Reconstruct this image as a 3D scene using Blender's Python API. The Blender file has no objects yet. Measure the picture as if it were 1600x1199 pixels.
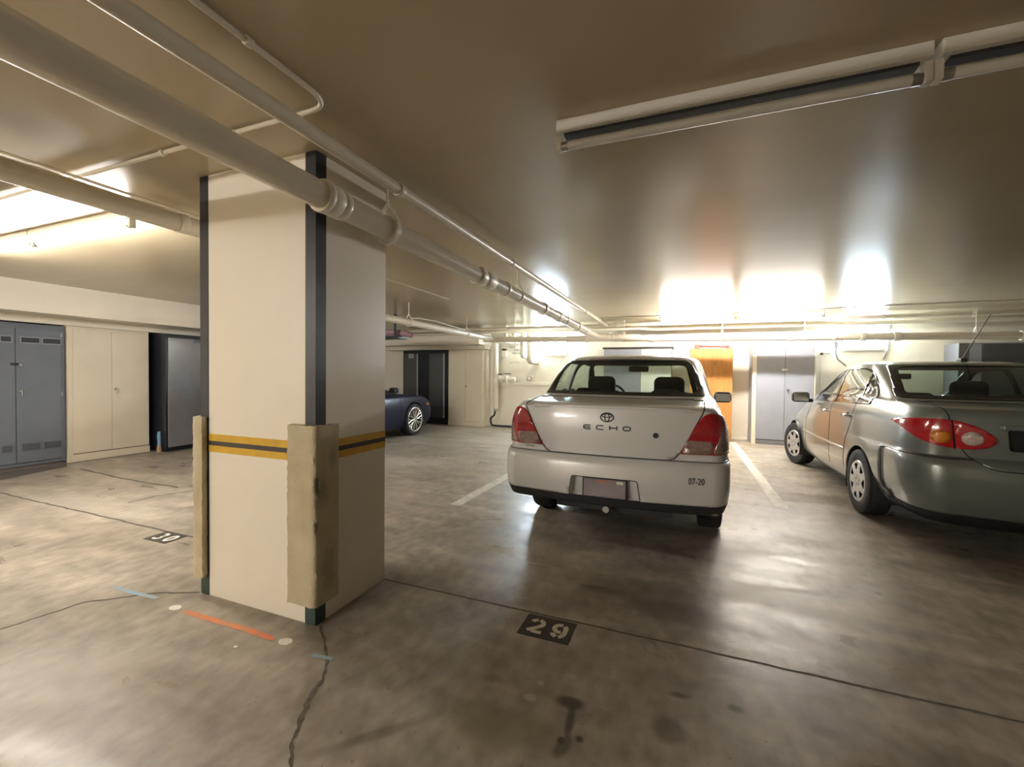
import bpy, bmesh, math, random
import numpy as np
from mathutils import Vector, Matrix
from mathutils.bvhtree import BVHTree

SC = bpy.context.scene
COL = SC.collection
random.seed(7)
PI = math.pi

# ------------------------------------------------------------------ camera
FPX = 680.0
YAW, PITCH, ROLL = math.radians(21.7), math.radians(-1.15), math.radians(0.6)
CAMH = 1.30
FW = Vector((-math.sin(YAW) * math.cos(PITCH), math.cos(YAW) * math.cos(PITCH), math.sin(PITCH)))
_rt = Vector((math.cos(YAW), math.sin(YAW), 0))
_up = _rt.cross(FW)
RT = _rt * math.cos(ROLL) + _up * math.sin(ROLL)
UP = _up * math.cos(ROLL) - _rt * math.sin(ROLL)
CAM = Vector((0, 0, CAMH))
cam_d = bpy.data.cameras.new('camera')
cam_d.sensor_fit = 'HORIZONTAL'
cam_d.sensor_width = 36.0
cam_d.lens = 36.0 * FPX / 1600.0
cam_d.clip_start = 0.05
cam_o = bpy.data.objects.new('camera', cam_d)
M = Matrix.Identity(4)
for i, ax in enumerate((RT, UP, -FW)):
    for r in range(3):
        M[r][i] = ax[r]
for r in range(3):
    M[r][3] = CAM[r]
cam_o.matrix_world = M
COL.objects.link(cam_o)
SC.camera = cam_o

# ------------------------------------------------------------------ world, exposure, light levels
SC.view_settings.view_transform = 'Standard'
SC.view_settings.look = 'None'
SC.view_settings.gamma = 1.0
SC.view_settings.use_curve_mapping = False
SC.view_settings.exposure = 1.5
world = bpy.data.worlds.new('world')
SC.world = world
world.use_nodes = True
world.node_tree.nodes['Background'].inputs[0].default_value = (0.02, 0.018, 0.015, 1)
world.node_tree.nodes['Background'].inputs[1].default_value = 0.3
TUBE_POWER = 90.0        # radiance of a lit fluorescent tube
ADDED_TUBE_POWER = 165.0
BACK_TUBE_POWER = 145.0   # the newer, brighter tubes of the back row
WALL_LAMP_POWER = 34.0    # radiance of the wall light boxes
TUBE_COLOR = (1.0, 0.95, 0.885)
COOL_COLOR = (0.70, 0.86, 1.0)

def ray(px, py):
    return FW + RT * ((px - 800) / FPX) - UP * ((py - 599.5) / FPX)
def onz(px, py, z=0.0):
    d = ray(px, py); return CAM + d * ((z - CAMH) / d.z)
def ony(px, py, y):
    d = ray(px, py); return CAM + d * (y / d.y)
def onx(px, py, x):
    d = ray(px, py); return CAM + d * (x / d.x)

CEIL = 2.418

# ------------------------------------------------------------------ materials
def lin(c):
    return tuple(((v / 255.0) / 12.92 if v / 255.0 <= 0.04045 else ((v / 255.0 + 0.055) / 1.055) ** 2.4) for v in c)

def mat(name, c1, c2=None, scale=20.0, rough=0.5, metal=0.0, bump=0.0, bscale=None, coat=0.0, spec=0.5, rvar=0.0, stretch=(1, 1, 1), detail=4.0, coords='Object'):
    """noise-driven two tone principled material; colours are linear"""
    m = bpy.data.materials.new(name)
    m.use_nodes = True
    nt = m.node_tree; N = nt.nodes; L = nt.links
    bs = N['Principled BSDF']
    c2 = c2 or tuple(v * 0.88 for v in c1)
    tc = N.new('ShaderNodeTexCoord')
    mp = N.new('ShaderNodeMapping'); mp.inputs['Scale'].default_value = stretch
    L.new(tc.outputs[coords], mp.inputs[0])
    nz = N.new('ShaderNodeTexNoise'); nz.inputs['Scale'].default_value = scale; nz.inputs['Detail'].default_value = detail
    L.new(mp.outputs[0], nz.inputs['Vector'])
    rp = N.new('ShaderNodeValToRGB')
    rp.color_ramp.elements[0].position = 0.35; rp.color_ramp.elements[0].color = (*c2, 1)
    rp.color_ramp.elements[1].position = 0.65; rp.color_ramp.elements[1].color = (*c1, 1)
    L.new(nz.outputs['Fac'], rp.inputs[0]); L.new(rp.outputs[0], bs.inputs['Base Color'])
    bs.inputs['Roughness'].default_value = rough
    bs.inputs['Metallic'].default_value = metal
    bs.inputs['Specular IOR Level'].default_value = spec
    if coat:
        bs.inputs['Coat Weight'].default_value = coat; bs.inputs['Coat Roughness'].default_value = 0.06
    if rvar:
        mr = N.new('ShaderNodeMapRange'); mr.inputs[3].default_value = rough - rvar; mr.inputs[4].default_value = rough + rvar
        mr.inputs[1].default_value = 0.3; mr.inputs[2].default_value = 0.7
        L.new(nz.outputs['Fac'], mr.inputs[0]); L.new(mr.outputs[0], bs.inputs['Roughness'])
    if bump:
        n2 = N.new('ShaderNodeTexNoise'); n2.inputs['Scale'].default_value = bscale or scale * 3; n2.inputs['Detail'].default_value = 5
        L.new(mp.outputs[0], n2.inputs['Vector'])
        bp = N.new('ShaderNodeBump'); bp.inputs['Strength'].default_value = bump; bp.inputs['Distance'].default_value = 0.01
        L.new(n2.outputs['Fac'], bp.inputs['Height']); L.new(bp.outputs[0], bs.inputs['Normal'])
    return m

def emit(name, col, power):
    m = bpy.data.materials.new(name); m.use_nodes = True
    nt = m.node_tree; N = nt.nodes; L = nt.links
    bs = N['Principled BSDF']
    nz = N.new('ShaderNodeTexNoise'); nz.inputs['Scale'].default_value = 3
    mx = N.new('ShaderNodeMixRGB'); mx.inputs[1].default_value = (*col, 1); mx.inputs[2].default_value = (*[v * 0.96 for v in col], 1)
    L.new(nz.outputs['Fac'], mx.inputs[0]); L.new(mx.outputs[0], bs.inputs['Emission Color'])
    bs.inputs['Emission Strength'].default_value = power
    bs.inputs['Base Color'].default_value = (0.8, 0.8, 0.8, 1)
    return m

def glass_mat(name, tint, refl_rough=0.02, frost=0.0):
    m = bpy.data.materials.new(name); m.use_nodes = True
    nt = m.node_tree; N = nt.nodes; L = nt.links
    N.remove(N['Principled BSDF']); out = N['Material Output']
    tr = N.new('ShaderNodeBsdfTransparent')
    nz = N.new('ShaderNodeTexNoise'); nz.inputs['Scale'].default_value = 2.0
    mxc = N.new('ShaderNodeMixRGB'); mxc.inputs[1].default_value = (*tint, 1); mxc.inputs[2].default_value = (*[v * 0.93 for v in tint], 1)
    L.new(nz.outputs['Fac'], mxc.inputs[0]); L.new(mxc.outputs[0], tr.inputs[0])
    gl = N.new('ShaderNodeBsdfGlossy'); gl.inputs['Roughness'].default_value = refl_rough
    lw = N.new('ShaderNodeLayerWeight'); lw.inputs['Blend'].default_value = 0.5
    pw = N.new('ShaderNodeMath'); pw.operation = 'POWER'; pw.inputs[1].default_value = 4.5; L.new(lw.outputs['Facing'], pw.inputs[0])
    fr = N.new('ShaderNodeMath'); fr.operation = 'MULTIPLY_ADD'; fr.inputs[1].default_value = 0.92; fr.inputs[2].default_value = 0.05; L.new(pw.outputs[0], fr.inputs[0])
    mx = N.new('ShaderNodeMixShader')
    L.new(fr.outputs[0], mx.inputs[0]); L.new(tr.outputs[0], mx.inputs[1]); L.new(gl.outputs[0], mx.inputs[2])
    if frost:
        df = N.new('ShaderNodeBsdfDiffuse'); df.inputs[0].default_value = (*tint, 1)
        m2 = N.new('ShaderNodeMixShader'); m2.inputs[0].default_value = frost
        L.new(mx.outputs[0], m2.inputs[1]); L.new(df.outputs[0], m2.inputs[2]); L.new(m2.outputs[0], out.inputs[0])
    else:
        L.new(mx.outputs[0], out.inputs[0])
    return m

CREAM = (0.78, 0.69, 0.53)
MT = {}
MT['wall'] = mat('wall_paint', (0.85, 0.79, 0.67), (0.81, 0.75, 0.63), 3, 0.42, bump=0.05, bscale=90)
MT['pillar'] = mat('pillar_paint', (0.88, 0.81, 0.69), (0.86, 0.79, 0.67), 4, 0.38, bump=0.06, bscale=60)
MT['pipe'] = mat('pipe_paint', (0.80, 0.73, 0.60), (0.76, 0.69, 0.56), 6, 0.30, bump=0.03, bscale=60)
MT['pipe_ring'] = mat('pipe_ring_paint', (0.86, 0.80, 0.67), (0.82, 0.76, 0.63), 8, 0.35)
MT['steelwhite'] = mat('white_enamel', (0.80, 0.77, 0.70), (0.74, 0.71, 0.64), 8, 0.4)
MT['tube_off'] = mat('unlit_tube_glass', (0.82, 0.81, 0.78), (0.78, 0.77, 0.74), 5, 0.25)
MT['tube_on'] = emit('lit_tube', TUBE_COLOR, TUBE_POWER)
MT['tube_bright'] = emit('bright_lit_tube', TUBE_COLOR, BACK_TUBE_POWER)
MT['tube_added'] = emit('added_lit_tube', TUBE_COLOR, ADDED_TUBE_POWER)
MT['lamp_on'] = emit('lit_wall_lamp', COOL_COLOR, WALL_LAMP_POWER)
MT['black'] = mat('black_paint', (0.012, 0.013, 0.018), (0.018, 0.02, 0.028), 12, 0.4)
MT['green'] = mat('dark_green_paint', (0.02, 0.045, 0.035), (0.028, 0.05, 0.042), 20, 0.45)
MT['yellow'] = mat('yellow_paint', (0.72, 0.42, 0.01), (0.62, 0.36, 0.012), 14, 0.45)
MT['stripe_black'] = mat('stripe_black_paint', (0.03, 0.022, 0.015), (0.045, 0.032, 0.02), 18, 0.5)
MT['foam'] = mat('foam_pad', (0.64, 0.56, 0.38), (0.54, 0.46, 0.30), 7, 0.95, bump=0.6, bscale=160)
MT['bluegrey'] = mat('blue_grey_enamel', (0.155, 0.175, 0.21), (0.14, 0.158, 0.19), 5, 0.42)
MT['darkvent'] = mat('vent_dark', (0.035, 0.038, 0.042), (0.045, 0.048, 0.052), 30, 0.6)
MT['creamcab'] = mat('cream_enamel', (0.76, 0.68, 0.54), (0.72, 0.64, 0.50), 3.5, 0.40)
MT['rust'] = mat('rusty_edge', (0.16, 0.08, 0.04), (0.28, 0.18, 0.10), 40, 0.9)
MT['cabblack'] = mat('black_laminate', (0.01, 0.011, 0.018), (0.015, 0.016, 0.024), 8, 0.35)
MT['cabgrey'] = mat('grey_gloss_laminate', (0.22, 0.22, 0.235), (0.20, 0.20, 0.215), 5, 0.18)
MT['cabdoor2'] = mat('charcoal_laminate', (0.08, 0.083, 0.083), (0.068, 0.071, 0.071), 40, 0.45)
MT['palegrey'] = mat('pale_grey_enamel', (0.31, 0.32, 0.36), (0.29, 0.30, 0.335), 5, 0.42)
MT['midgrey'] = mat('mid_grey_enamel', (0.20, 0.20, 0.21), (0.18, 0.18, 0.19), 5, 0.45)
MT['wood'] = mat('orange_wood_laminate', (0.50, 0.235, 0.07), (0.41, 0.18, 0.048), 5, 0.38, stretch=(9, 9, 0.6), detail=6)
MT['chrome'] = mat('chrome', (0.7, 0.7, 0.7), (0.62, 0.62, 0.62), 10, 0.15, metal=1.0)
MT['steel'] = mat('dull_steel', (0.45, 0.44, 0.42), (0.38, 0.37, 0.35), 20, 0.35, metal=0.8)
MT['plastic'] = mat('black_plastic', (0.018, 0.018, 0.019), (0.024, 0.024, 0.025), 60, 0.55)
MT['rubber'] = mat('tyre_rubber', (0.014, 0.014, 0.015), (0.02, 0.02, 0.021), 40, 0.75, bump=0.1, bscale=120)
MT['white_paint'] = mat('white_floor_paint', (0.74, 0.70, 0.60), (0.52, 0.48, 0.40), 12, 0.6)
MT['tile_black'] = mat('black_floor_paint', (0.035, 0.03, 0.025), (0.06, 0.05, 0.04), 16, 0.55)
MT['digit'] = mat('stencil_paint', (0.72, 0.66, 0.50), (0.60, 0.55, 0.42), 25, 0.6)
MT['digit30'] = mat('bright_stencil_paint', (0.9, 0.87, 0.78), (0.82, 0.79, 0.70), 25, 0.6)
MT['faint'] = mat('faded_paint', (0.36, 0.31, 0.24), (0.22, 0.19, 0.145), 60, 0.6)
MT['orange'] = mat('orange_spray_paint', (0.80, 0.22, 0.07), (0.52, 0.27, 0.15), 14, 0.7)
MT['blue'] = mat('blue_spray_paint', (0.25, 0.40, 0.52), (0.33, 0.38, 0.40), 22, 0.7)
MT['crack'] = mat('crack_dirt', (0.085, 0.072, 0.055), (0.14, 0.12, 0.095), 30, 0.85)
MT['taupe'] = mat('dark_taupe', (0.10, 0.088, 0.08), (0.13, 0.115, 0.105), 8, 0.6)
MT['pink'] = mat('pink_grey_cloth', (0.36, 0.22, 0.26), (0.26, 0.17, 0.19), 18, 0.9, bump=0.4, bscale=40)
MT['redbrown'] = mat('red_brown_metal', (0.22, 0.07, 0.05), (0.16, 0.05, 0.04), 20, 0.45)
MT['print'] = mat('black_print', (0.03, 0.026, 0.02), (0.05, 0.042, 0.03), 60, 0.6)
MT['greyprint'] = mat('grey_print', (0.40, 0.36, 0.29), (0.46, 0.41, 0.33), 60, 0.6)
MT['paleprint'] = mat('pale_print', (0.55, 0.55, 0.50), (0.48, 0.48, 0.44), 60, 0.6)
# cars
MT['silver'] = mat('silver_car_paint', (0.70, 0.69, 0.68), (0.67, 0.66, 0.65), 300, 0.34, metal=0.12, coat=0.6)
MT['grey_car'] = mat('grey_green_car_paint', (0.22, 0.232, 0.212), (0.195, 0.207, 0.19), 400, 0.32, metal=0.35, coat=0.9)
MT['navy_car'] = mat('navy_car_paint', (0.008, 0.012, 0.042), (0.006, 0.009, 0.032), 300, 0.35, metal=0.0, spec=0.2, coat=0.12)
MT['lining'] = mat('dark_cabin_trim', (0.03, 0.032, 0.033), (0.022, 0.024, 0.025), 30, 0.85)
MT['seat'] = mat('charcoal_seat_cloth', (0.03, 0.033, 0.034), (0.02, 0.022, 0.023), 80, 0.95)
MT['glass'] = glass_mat('tinted_glass', (0.86, 0.92, 0.88))
MT['glass_dark'] = glass_mat('dark_tinted_glass', (0.60, 0.68, 0.64))
MT['frit'] = mat('black_glass_border', (0.008, 0.009, 0.009), (0.011, 0.012, 0.012), 30, 0.12)
MT['red_lens'] = mat('red_lens', (0.42, 0.008, 0.018), (0.33, 0.006, 0.013), 60, 0.12, coat=1.0)
MT['red_bright'] = mat('bright_red_lens', (0.55, 0.012, 0.018), (0.44, 0.01, 0.014), 70, 0.12, coat=1.0)
MT['clear_lens'] = mat('clear_lens', (0.34, 0.24, 0.20), (0.24, 0.15, 0.13), 45, 0.12, coat=1.0)
MT['white_lens'] = mat('white_lens', (0.62, 0.50, 0.45), (0.48, 0.36, 0.32), 50, 0.12, coat=1.0)
MT['amber_lens'] = mat('amber_lens', (0.75, 0.25, 0.015), (0.60, 0.18, 0.01), 40, 0.12, coat=1.0)
MT['seam'] = mat('panel_gap', (0.012, 0.012, 0.012), (0.016, 0.016, 0.016), 40, 0.8)
MT['hubcap'] = mat('silver_hubcap', (0.52, 0.52, 0.51), (0.47, 0.47, 0.46), 30, 0.33, metal=0.5)
MT['alloy'] = mat('alloy_rim', (0.66, 0.65, 0.64), (0.60, 0.59, 0.58), 30, 0.25, metal=0.8)
MT['plate'] = mat('licence_plate_face', (0.30, 0.26, 0.27), (0.24, 0.205, 0.215), 6, 0.4)
MT['plate_orange'] = mat('plate_orange_print', (0.55, 0.25, 0.12), (0.42, 0.16, 0.09), 90, 0.5)
MT['caliper'] = mat('red_caliper', (0.30, 0.015, 0.02), (0.24, 0.012, 0.016), 20, 0.4)

# ------------------------------------------------------------------ geometry helpers
class MB:
    def __init__(self):
        self.v = []; self.f = []
    def add(self, vs, fs):
        o = len(self.v); self.v += [tuple(p) for p in vs]; self.f += [tuple(i + o for i in f) for f in fs]
        return self
    def box(self, x0, x1, y0, y1, z0, z1):
        vs = [(x, y, z) for z in (z0, z1) for y in (y0, y1) for x in (x0, x1)]
        return self.add(vs, [(0, 2, 3, 1), (4, 5, 7, 6), (0, 1, 5, 4), (2, 6, 7, 3), (0, 4, 6, 2), (1, 3, 7, 5)])
    def ringset(self, rings, cap=True, closed=True):
        n = len(rings[0]); vs = [p for r in rings for p in r]; fs = []
        for a in range(len(rings) - 1):
            for i in range(n if closed else n - 1):
                j = (i + 1) % n
                fs.append((a * n + i, a * n + j, (a + 1) * n + j, (a + 1) * n + i))
        if cap and closed:
            fs.append(tuple(reversed(range(n)))); fs.append(tuple((len(rings) - 1) * n + i for i in range(n)))
        return self.add(vs, fs)
    def tube(self, path, r, n=14, cap=True):
        path = [Vector(p) for p in path]
        rs = r if isinstance(r, (list, tuple)) else [r] * len(path)
        rings = []; prev = None
        for i, p in enumerate(path):
            if i == 0: t = path[1] - p
            elif i == len(path) - 1: t = p - path[i - 1]
            else: t = (path[i + 1] - p).normalized() + (p - path[i - 1]).normalized()
            t.normalize()
            if prev is None:
                a = Vector((0, 0, 1)) if abs(t.z) < 0.9 else Vector((1, 0, 0))
                u = t.cross(a).normalized()
            else:
                u = (prev - t * prev.dot(t)).normalized()
            prev = u; w = t.cross(u)
            rings.append([p + (u * math.cos(2 * PI * k / n) + w * math.sin(2 * PI * k / n)) * rs[i] for k in range(n)])
        return self.ringset(rings, cap)
    def cyl(self, p0, p1, r, n=20, r2=None):
        return self.tube([p0, p1], [r, r if r2 is None else r2], n)
    def lathe(self, prof, origin, axis, n=28, cap=False):
        o = Vector(origin); ax = Vector(axis).normalized()
        a = Vector((0, 0, 1)) if abs(ax.z) < 0.9 else Vector((1, 0, 0))
        u = ax.cross(a).normalized(); w = ax.cross(u)
        rings = [[o + ax * h + (u * math.cos(2 * PI * k / n) + w * math.sin(2 * PI * k / n)) * r for k in range(n)] for r, h in prof]
        return self.ringset(rings, cap)
    def prism(self, pts, z0, z1):
        n = len(pts)
        vs = [(x, y, z0) for x, y in pts] + [(x, y, z1) for x, y in pts]
        fs = [tuple(reversed(range(n))), tuple(range(n, 2 * n))] + [(i, (i + 1) % n, n + (i + 1) % n, n + i) for i in range(n)]
        return self.add(vs, fs)
    def xf(self, Mx):
        self.v = [tuple(Mx @ Vector(p)) for p in self.v]; return self
    def build(self, name, material, parent=None, smooth=None, bevel=0.0, loc=None):
        me = bpy.data.meshes.new(name)
        me.from_pydata(self.v, [], self.f); me.update()
        bm = bmesh.new(); bm.from_mesh(me); bmesh.ops.recalc_face_normals(bm, faces=bm.faces); bm.to_mesh(me); bm.free()
        return link(name, me, material, parent, smooth, bevel)

def link(name, me, material, parent=None, smooth=None, bevel=0.0):
    mats = material if isinstance(material, (list, tuple)) else [material]
    for mm in mats:
        me.materials.append(MT[mm] if isinstance(mm, str) else mm)
    if smooth is not None:
        for p in me.polygons: p.use_smooth = True
        if smooth > 0: me.set_sharp_from_angle(angle=math.radians(smooth))
    o = bpy.data.objects.new(name, me); COL.objects.link(o)
    if parent is not None: o.parent = parent
    if bevel:
        b = o.modifiers.new('bevel', 'BEVEL'); b.width = bevel; b.segments = 2; b.limit_method = 'ANGLE'; b.angle_limit = math.radians(40)
    return o

def tag(o, label=None, cat=None, group=None, kind=None):
    if label: o['label'] = label
    if cat: o['category'] = cat
    if group: o['group'] = group
    if kind: o['kind'] = kind
    return o
def empty(name, loc, label, cat, group=None, rz=0.0):
    o = bpy.data.objects.new(name, None); COL.objects.link(o); o.location = loc; o.rotation_euler = (0, 0, rz)
    o.empty_display_size = 0.1
    return tag(o, label, cat, group)
def struct(o):
    o['kind'] = 'structure'; return o
def box(name, b, material, parent=None, bevel=0.0):
    return MB().box(*b).build(name, material, parent, bevel=bevel)
def wbox(name, b, material, root, bevel=0.0):
    """box given in world coordinates, parented to an unrotated root"""
    l = root.location
    return MB().box(b[0] - l.x, b[1] - l.x, b[2] - l.y, b[3] - l.y, b[4] - l.z, b[5] - l.z).build(name, material, root, bevel=bevel)

def text_mesh(body, size, depth=0.0, align='CENTER'):
    cu = bpy.data.curves.new('txt', 'FONT'); cu.body = body; cu.size = size; cu.extrude = depth
    cu.align_x = align; cu.align_y = 'CENTER'; cu.resolution_u = 3
    o = bpy.data.objects.new('txt', cu); COL.objects.link(o)
    dg = bpy.context.evaluated_depsgraph_get(); dg.update()
    me = bpy.data.meshes.new_from_object(o.evaluated_get(dg))
    bpy.data.objects.remove(o); bpy.data.curves.remove(cu)
    me.materials.clear()
    return me
def place_text(name, body, size, material, origin, xdir, ydir, parent=None, sx=1.0, depth=0.001):
    me = text_mesh(body, size, depth)
    X = Vector(xdir).normalized(); Y = Vector(ydir).normalized(); Z = X.cross(Y)
    Mx = Matrix(((X.x, Y.x, Z.x, origin[0]), (X.y, Y.y, Z.y, origin[1]), (X.z, Y.z, Z.z, origin[2]), (0, 0, 0, 1)))
    me.transform(Mx @ Matrix.Diagonal((sx, 1, 1, 1)))
    return link(name, me, material, parent)

def ribbon(pts, width, z, closed=False):
    """flat ribbon polygon list on a plane: returns verts and quads in 2-D + z"""
    P = [Vector((p[0], p[1])) for p in pts]; n = len(P); W = width if isinstance(width, (list, tuple)) else [width] * n
    vs = []
    for i in range(n):
        a = P[max(i - 1, 0)]; b = P[min(i + 1, n - 1)]
        t = (b - a).normalized(); nn = Vector((-t.y, t.x)) * W[i] * 0.5
        vs += [(P[i].x + nn.x, P[i].y + nn.y, z), (P[i].x - nn.x, P[i].y - nn.y, z)]
    return vs, [(2 * i, 2 * i + 1, 2 * i + 3, 2 * i + 2) for i in range(n - 1)]
# ------------------------------------------------------------------ floor material
def floor_material():
    m = bpy.data.materials.new('worn_concrete'); m.use_nodes = True
    nt = m.node_tree; N = nt.nodes; L = nt.links; bs = N['Principled BSDF']
    geo = N.new('ShaderNodeNewGeometry')
    def noise(scale, detail=5, stretch=(1, 1, 1), rot=0.0, dist=0.0):
        mp = N.new('ShaderNodeMapping'); mp.inputs['Scale'].default_value = stretch; mp.inputs['Rotation'].default_value = (0, 0, rot)
        L.new(geo.outputs['Position'], mp.inputs[0])
        n = N.new('ShaderNodeTexNoise'); n.inputs['Scale'].default_value = scale; n.inputs['Detail'].default_value = detail; n.inputs['Distortion'].default_value = dist
        L.new(mp.outputs[0], n.inputs['Vector']); return n.outputs['Fac']
    def ramp(src, p0, p1, c0, c1):
        r = N.new('ShaderNodeValToRGB'); r.color_ramp.elements[0].position = p0; r.color_ramp.elements[1].position = p1
        r.color_ramp.elements[0].color = (*c0, 1); r.color_ramp.elements[1].color = (*c1, 1)
        L.new(src, r.inputs[0]); return r.outputs[0]
    def mix(fac, a, b, mode='MIX'):
        x = N.new('ShaderNodeMixRGB'); x.blend_type = mode
        if isinstance(fac, float): x.inputs[0].default_value = fac
        else: L.new(fac, x.inputs[0])
        for s, v in ((1, a), (2, b)):
            if isinstance(v, tuple): x.inputs[s].default_value = (*v, 1)
            else: L.new(v, x.inputs[s])
        return x.outputs[0]
    base = ramp(noise(0.9, 6, dist=0.3), 0.2, 0.8, (0.30, 0.262, 0.21), (0.46, 0.415, 0.345))
    fine = ramp(noise(14, 8, (1, 0.6, 1), 0.4), 0.3, 0.7, (0.74, 0.73, 0.72), (1.16, 1.16, 1.16))
    streak = ramp(noise(2.6, 6, (0.5, 2.2, 1), 0.25, 0.3), 0.25, 0.75, (0.82, 0.81, 0.79), (1.1, 1.1, 1.1))
    col = mix(1.0, base, fine, 'MULTIPLY'); col = mix(0.8, col, streak, 'MULTIPLY')
    mott = ramp(noise(3.4, 9, (0.8, 1.3, 1), 0.3), 0.28, 0.74, (0.68, 0.665, 0.64), (1.22, 1.22, 1.22))
    col = mix(0.9, col, mott, 'MULTIPLY')
    scuff = ramp(noise(1.7, 10, (0.35, 3.0, 1), -0.35, 0.4), 0.56, 0.72, (1, 1, 1), (1.35, 1.35, 1.36))
    col = mix(0.8, col, scuff, 'MULTIPLY')
    speck = ramp(noise(40, 3), 0.67, 0.72, (1, 1, 1), (0.55, 0.52, 0.48))
    col = mix(0.6, col, speck, 'MULTIPLY')
    warp = noise(5.0, 5)
    def stain(px, py, rx, ry, rot, amt, colr):
        nonlocal col
        c = onz(px, py)
        mp = N.new('ShaderNodeMapping'); mp.vector_type = 'TEXTURE'
        mp.inputs['Location'].default_value = (c.x, c.y, 0); mp.inputs['Rotation'].default_value = (0, 0, rot); mp.inputs['Scale'].default_value = (rx, ry, 1)
        L.new(geo.outputs['Position'], mp.inputs[0])
        ln = N.new('ShaderNodeVectorMath'); ln.operation = 'LENGTH'; L.new(mp.outputs[0], ln.inputs[0])
        ad = N.new('ShaderNodeMath'); ad.operation = 'MULTIPLY_ADD'; L.new(warp, ad.inputs[0]); ad.inputs[1].default_value = 1.6; 
        L.new(ln.outputs['Value'], ad.inputs[2])
        mr = N.new('ShaderNodeMapRange'); mr.interpolation_type = 'SMOOTHSTEP'
        mr.inputs[1].default_value = 2.1; mr.inputs[2].default_value = 1.2; mr.inputs[3].default_value = 0.0; mr.inputs[4].default_value = amt
        L.new(ad.outputs[0], mr.inputs[0])
        col = mix(mr.outputs[0], col, colr)
    oil = (0.055, 0.042, 0.025); dull_brown = (0.15, 0.125, 0.09); olive = (0.16, 0.135, 0.06); pale = (0.56, 0.52, 0.45)  # the second tone lays soft brown blotches that darken the concrete
    for s in [(893, 1098, .055, .035, 0, .9, oil), (890, 1130, .02, .085, 0.1, .85, oil), (880, 1165, .025, .06, -.3, .7, oil), (905, 1155, .018, .018, 0, .9, oil), (876, 1157, .015, .02, 0, .9, oil),
              (1062, 1087, .055, .025, 0.1, .8, oil), (1045, 1142, .06, .06, 0, .55, oil), (1150, 1108, .03, .02, 0, .7, oil), (1290, 1145, .05, .035, 0, .6, oil),
              (770, 1060, .05, .03, 0, .4, oil), (780, 1140, .22, .12, 0.2, .45, olive), (1000, 925, .55, .16, -.1, .55, dull_brown), (1060, 960, .35, .12, 0, .65, dull_brown),
              (1180, 1055, .2, .06, 0.1, .6, dull_brown), (1290, 1080, .14, .04, 0, .6, dull_brown), (1240, 1005, .14, .08, 0.1, .75, pale), (1215, 935, .35, .22, 0, .6, pale), (1170, 880, .3, .35, 0, .6, pale),
              (580, 1150, .22, .03, 0.8, .45, oil), (480, 1090, .05, .12, .5, .5, dull_brown), (1330, 1060, .2, .1, .3, .35, dull_brown), (845, 1068, .02, .02, 0, .5, pale), (828, 1090, .025, .02, 0, .5, pale),
              (120, 1060, .35, .25, 0.5, .35, pale), (620, 720, .8, .3, 0, .35, pale), (150, 790, 1.2, .25, 0, .35, pale), (760, 690, .9, .25, 0, .4, pale), (705, 645 + 40, .5, .1, 0, .3, oil),
              (300, 905, .2, .1, 0, .3, dull_brown), (1010, 820, .5, .15, 0, .4, dull_brown)]:
        stain(*s)
    L.new(col, bs.inputs['Base Color'])
    rr = N.new('ShaderNodeMapRange'); rr.inputs[1].default_value = 0.25; rr.inputs[2].default_value = 0.75; rr.inputs[3].default_value = 0.22; rr.inputs[4].default_value = 0.55
    L.new(noise(2.2, 7, (0.7, 1.5, 1), 0.2, 0.8), rr.inputs[0]); L.new(rr.outputs[0], bs.inputs['Roughness'])
    bp = N.new('ShaderNodeBump'); bp.inputs['Strength'].default_value = 0.28; bp.inputs['Distance'].default_value = 0.006
    L.new(noise(9, 8), bp.inputs['Height']); L.new(bp.outputs[0], bs.inputs['Normal'])
    return m

def ceiling_material():
    m = bpy.data.materials.new('glossy_ceiling_paint'); m.use_nodes = True
    nt = m.node_tree; N = nt.nodes; L = nt.links; bs = N['Principled BSDF']
    geo = N.new('ShaderNodeNewGeometry')
    mp = N.new('ShaderNodeMapping'); mp.inputs['Scale'].default_value = (0.5, 2.2, 1); mp.inputs['Rotation'].default_value = (0, 0, 0.12)
    L.new(geo.outputs['Position'], mp.inputs[0])
    n1 = N.new('ShaderNodeTexNoise'); n1.inputs['Scale'].default_value = 2.0; n1.inputs['Detail'].default_value = 6
    L.new(mp.outputs[0], n1.inputs['Vector'])
    r = N.new('ShaderNodeValToRGB'); r.color_ramp.elements[0].position = 0.0; r.color_ramp.elements[1].position = 1.0
    r.color_ramp.elements[0].color = (0.48, 0.40, 0.265, 1); r.color_ramp.elements[1].color = (0.51, 0.425, 0.285, 1)
    L.new(n1.outputs['Fac'], r.inputs[0]); L.new(r.outputs[0], bs.inputs['Base Color'])
    mr = N.new('ShaderNodeMapRange'); mr.inputs[1].default_value = 0; mr.inputs[2].default_value = 1; mr.inputs[3].default_value = 0.20; mr.inputs[4].default_value = 0.26
    L.new(n1.outputs['Fac'], mr.inputs[0]); L.new(mr.outputs[0], bs.inputs['Roughness'])
    n2 = N.new('ShaderNodeTexNoise'); n2.inputs['Scale'].default_value = 4.0; n2.inputs['Detail'].default_value = 5
    L.new(mp.outputs[0], n2.inputs['Vector'])
    bp = N.new('ShaderNodeBump'); bp.inputs['Strength'].default_value = 0.06; bp.inputs['Distance'].default_value = 0.01
    L.new(n2.outputs['Fac'], bp.inputs['Height']); L.new(bp.outputs[0], bs.inputs['Normal'])
    return m

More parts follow.
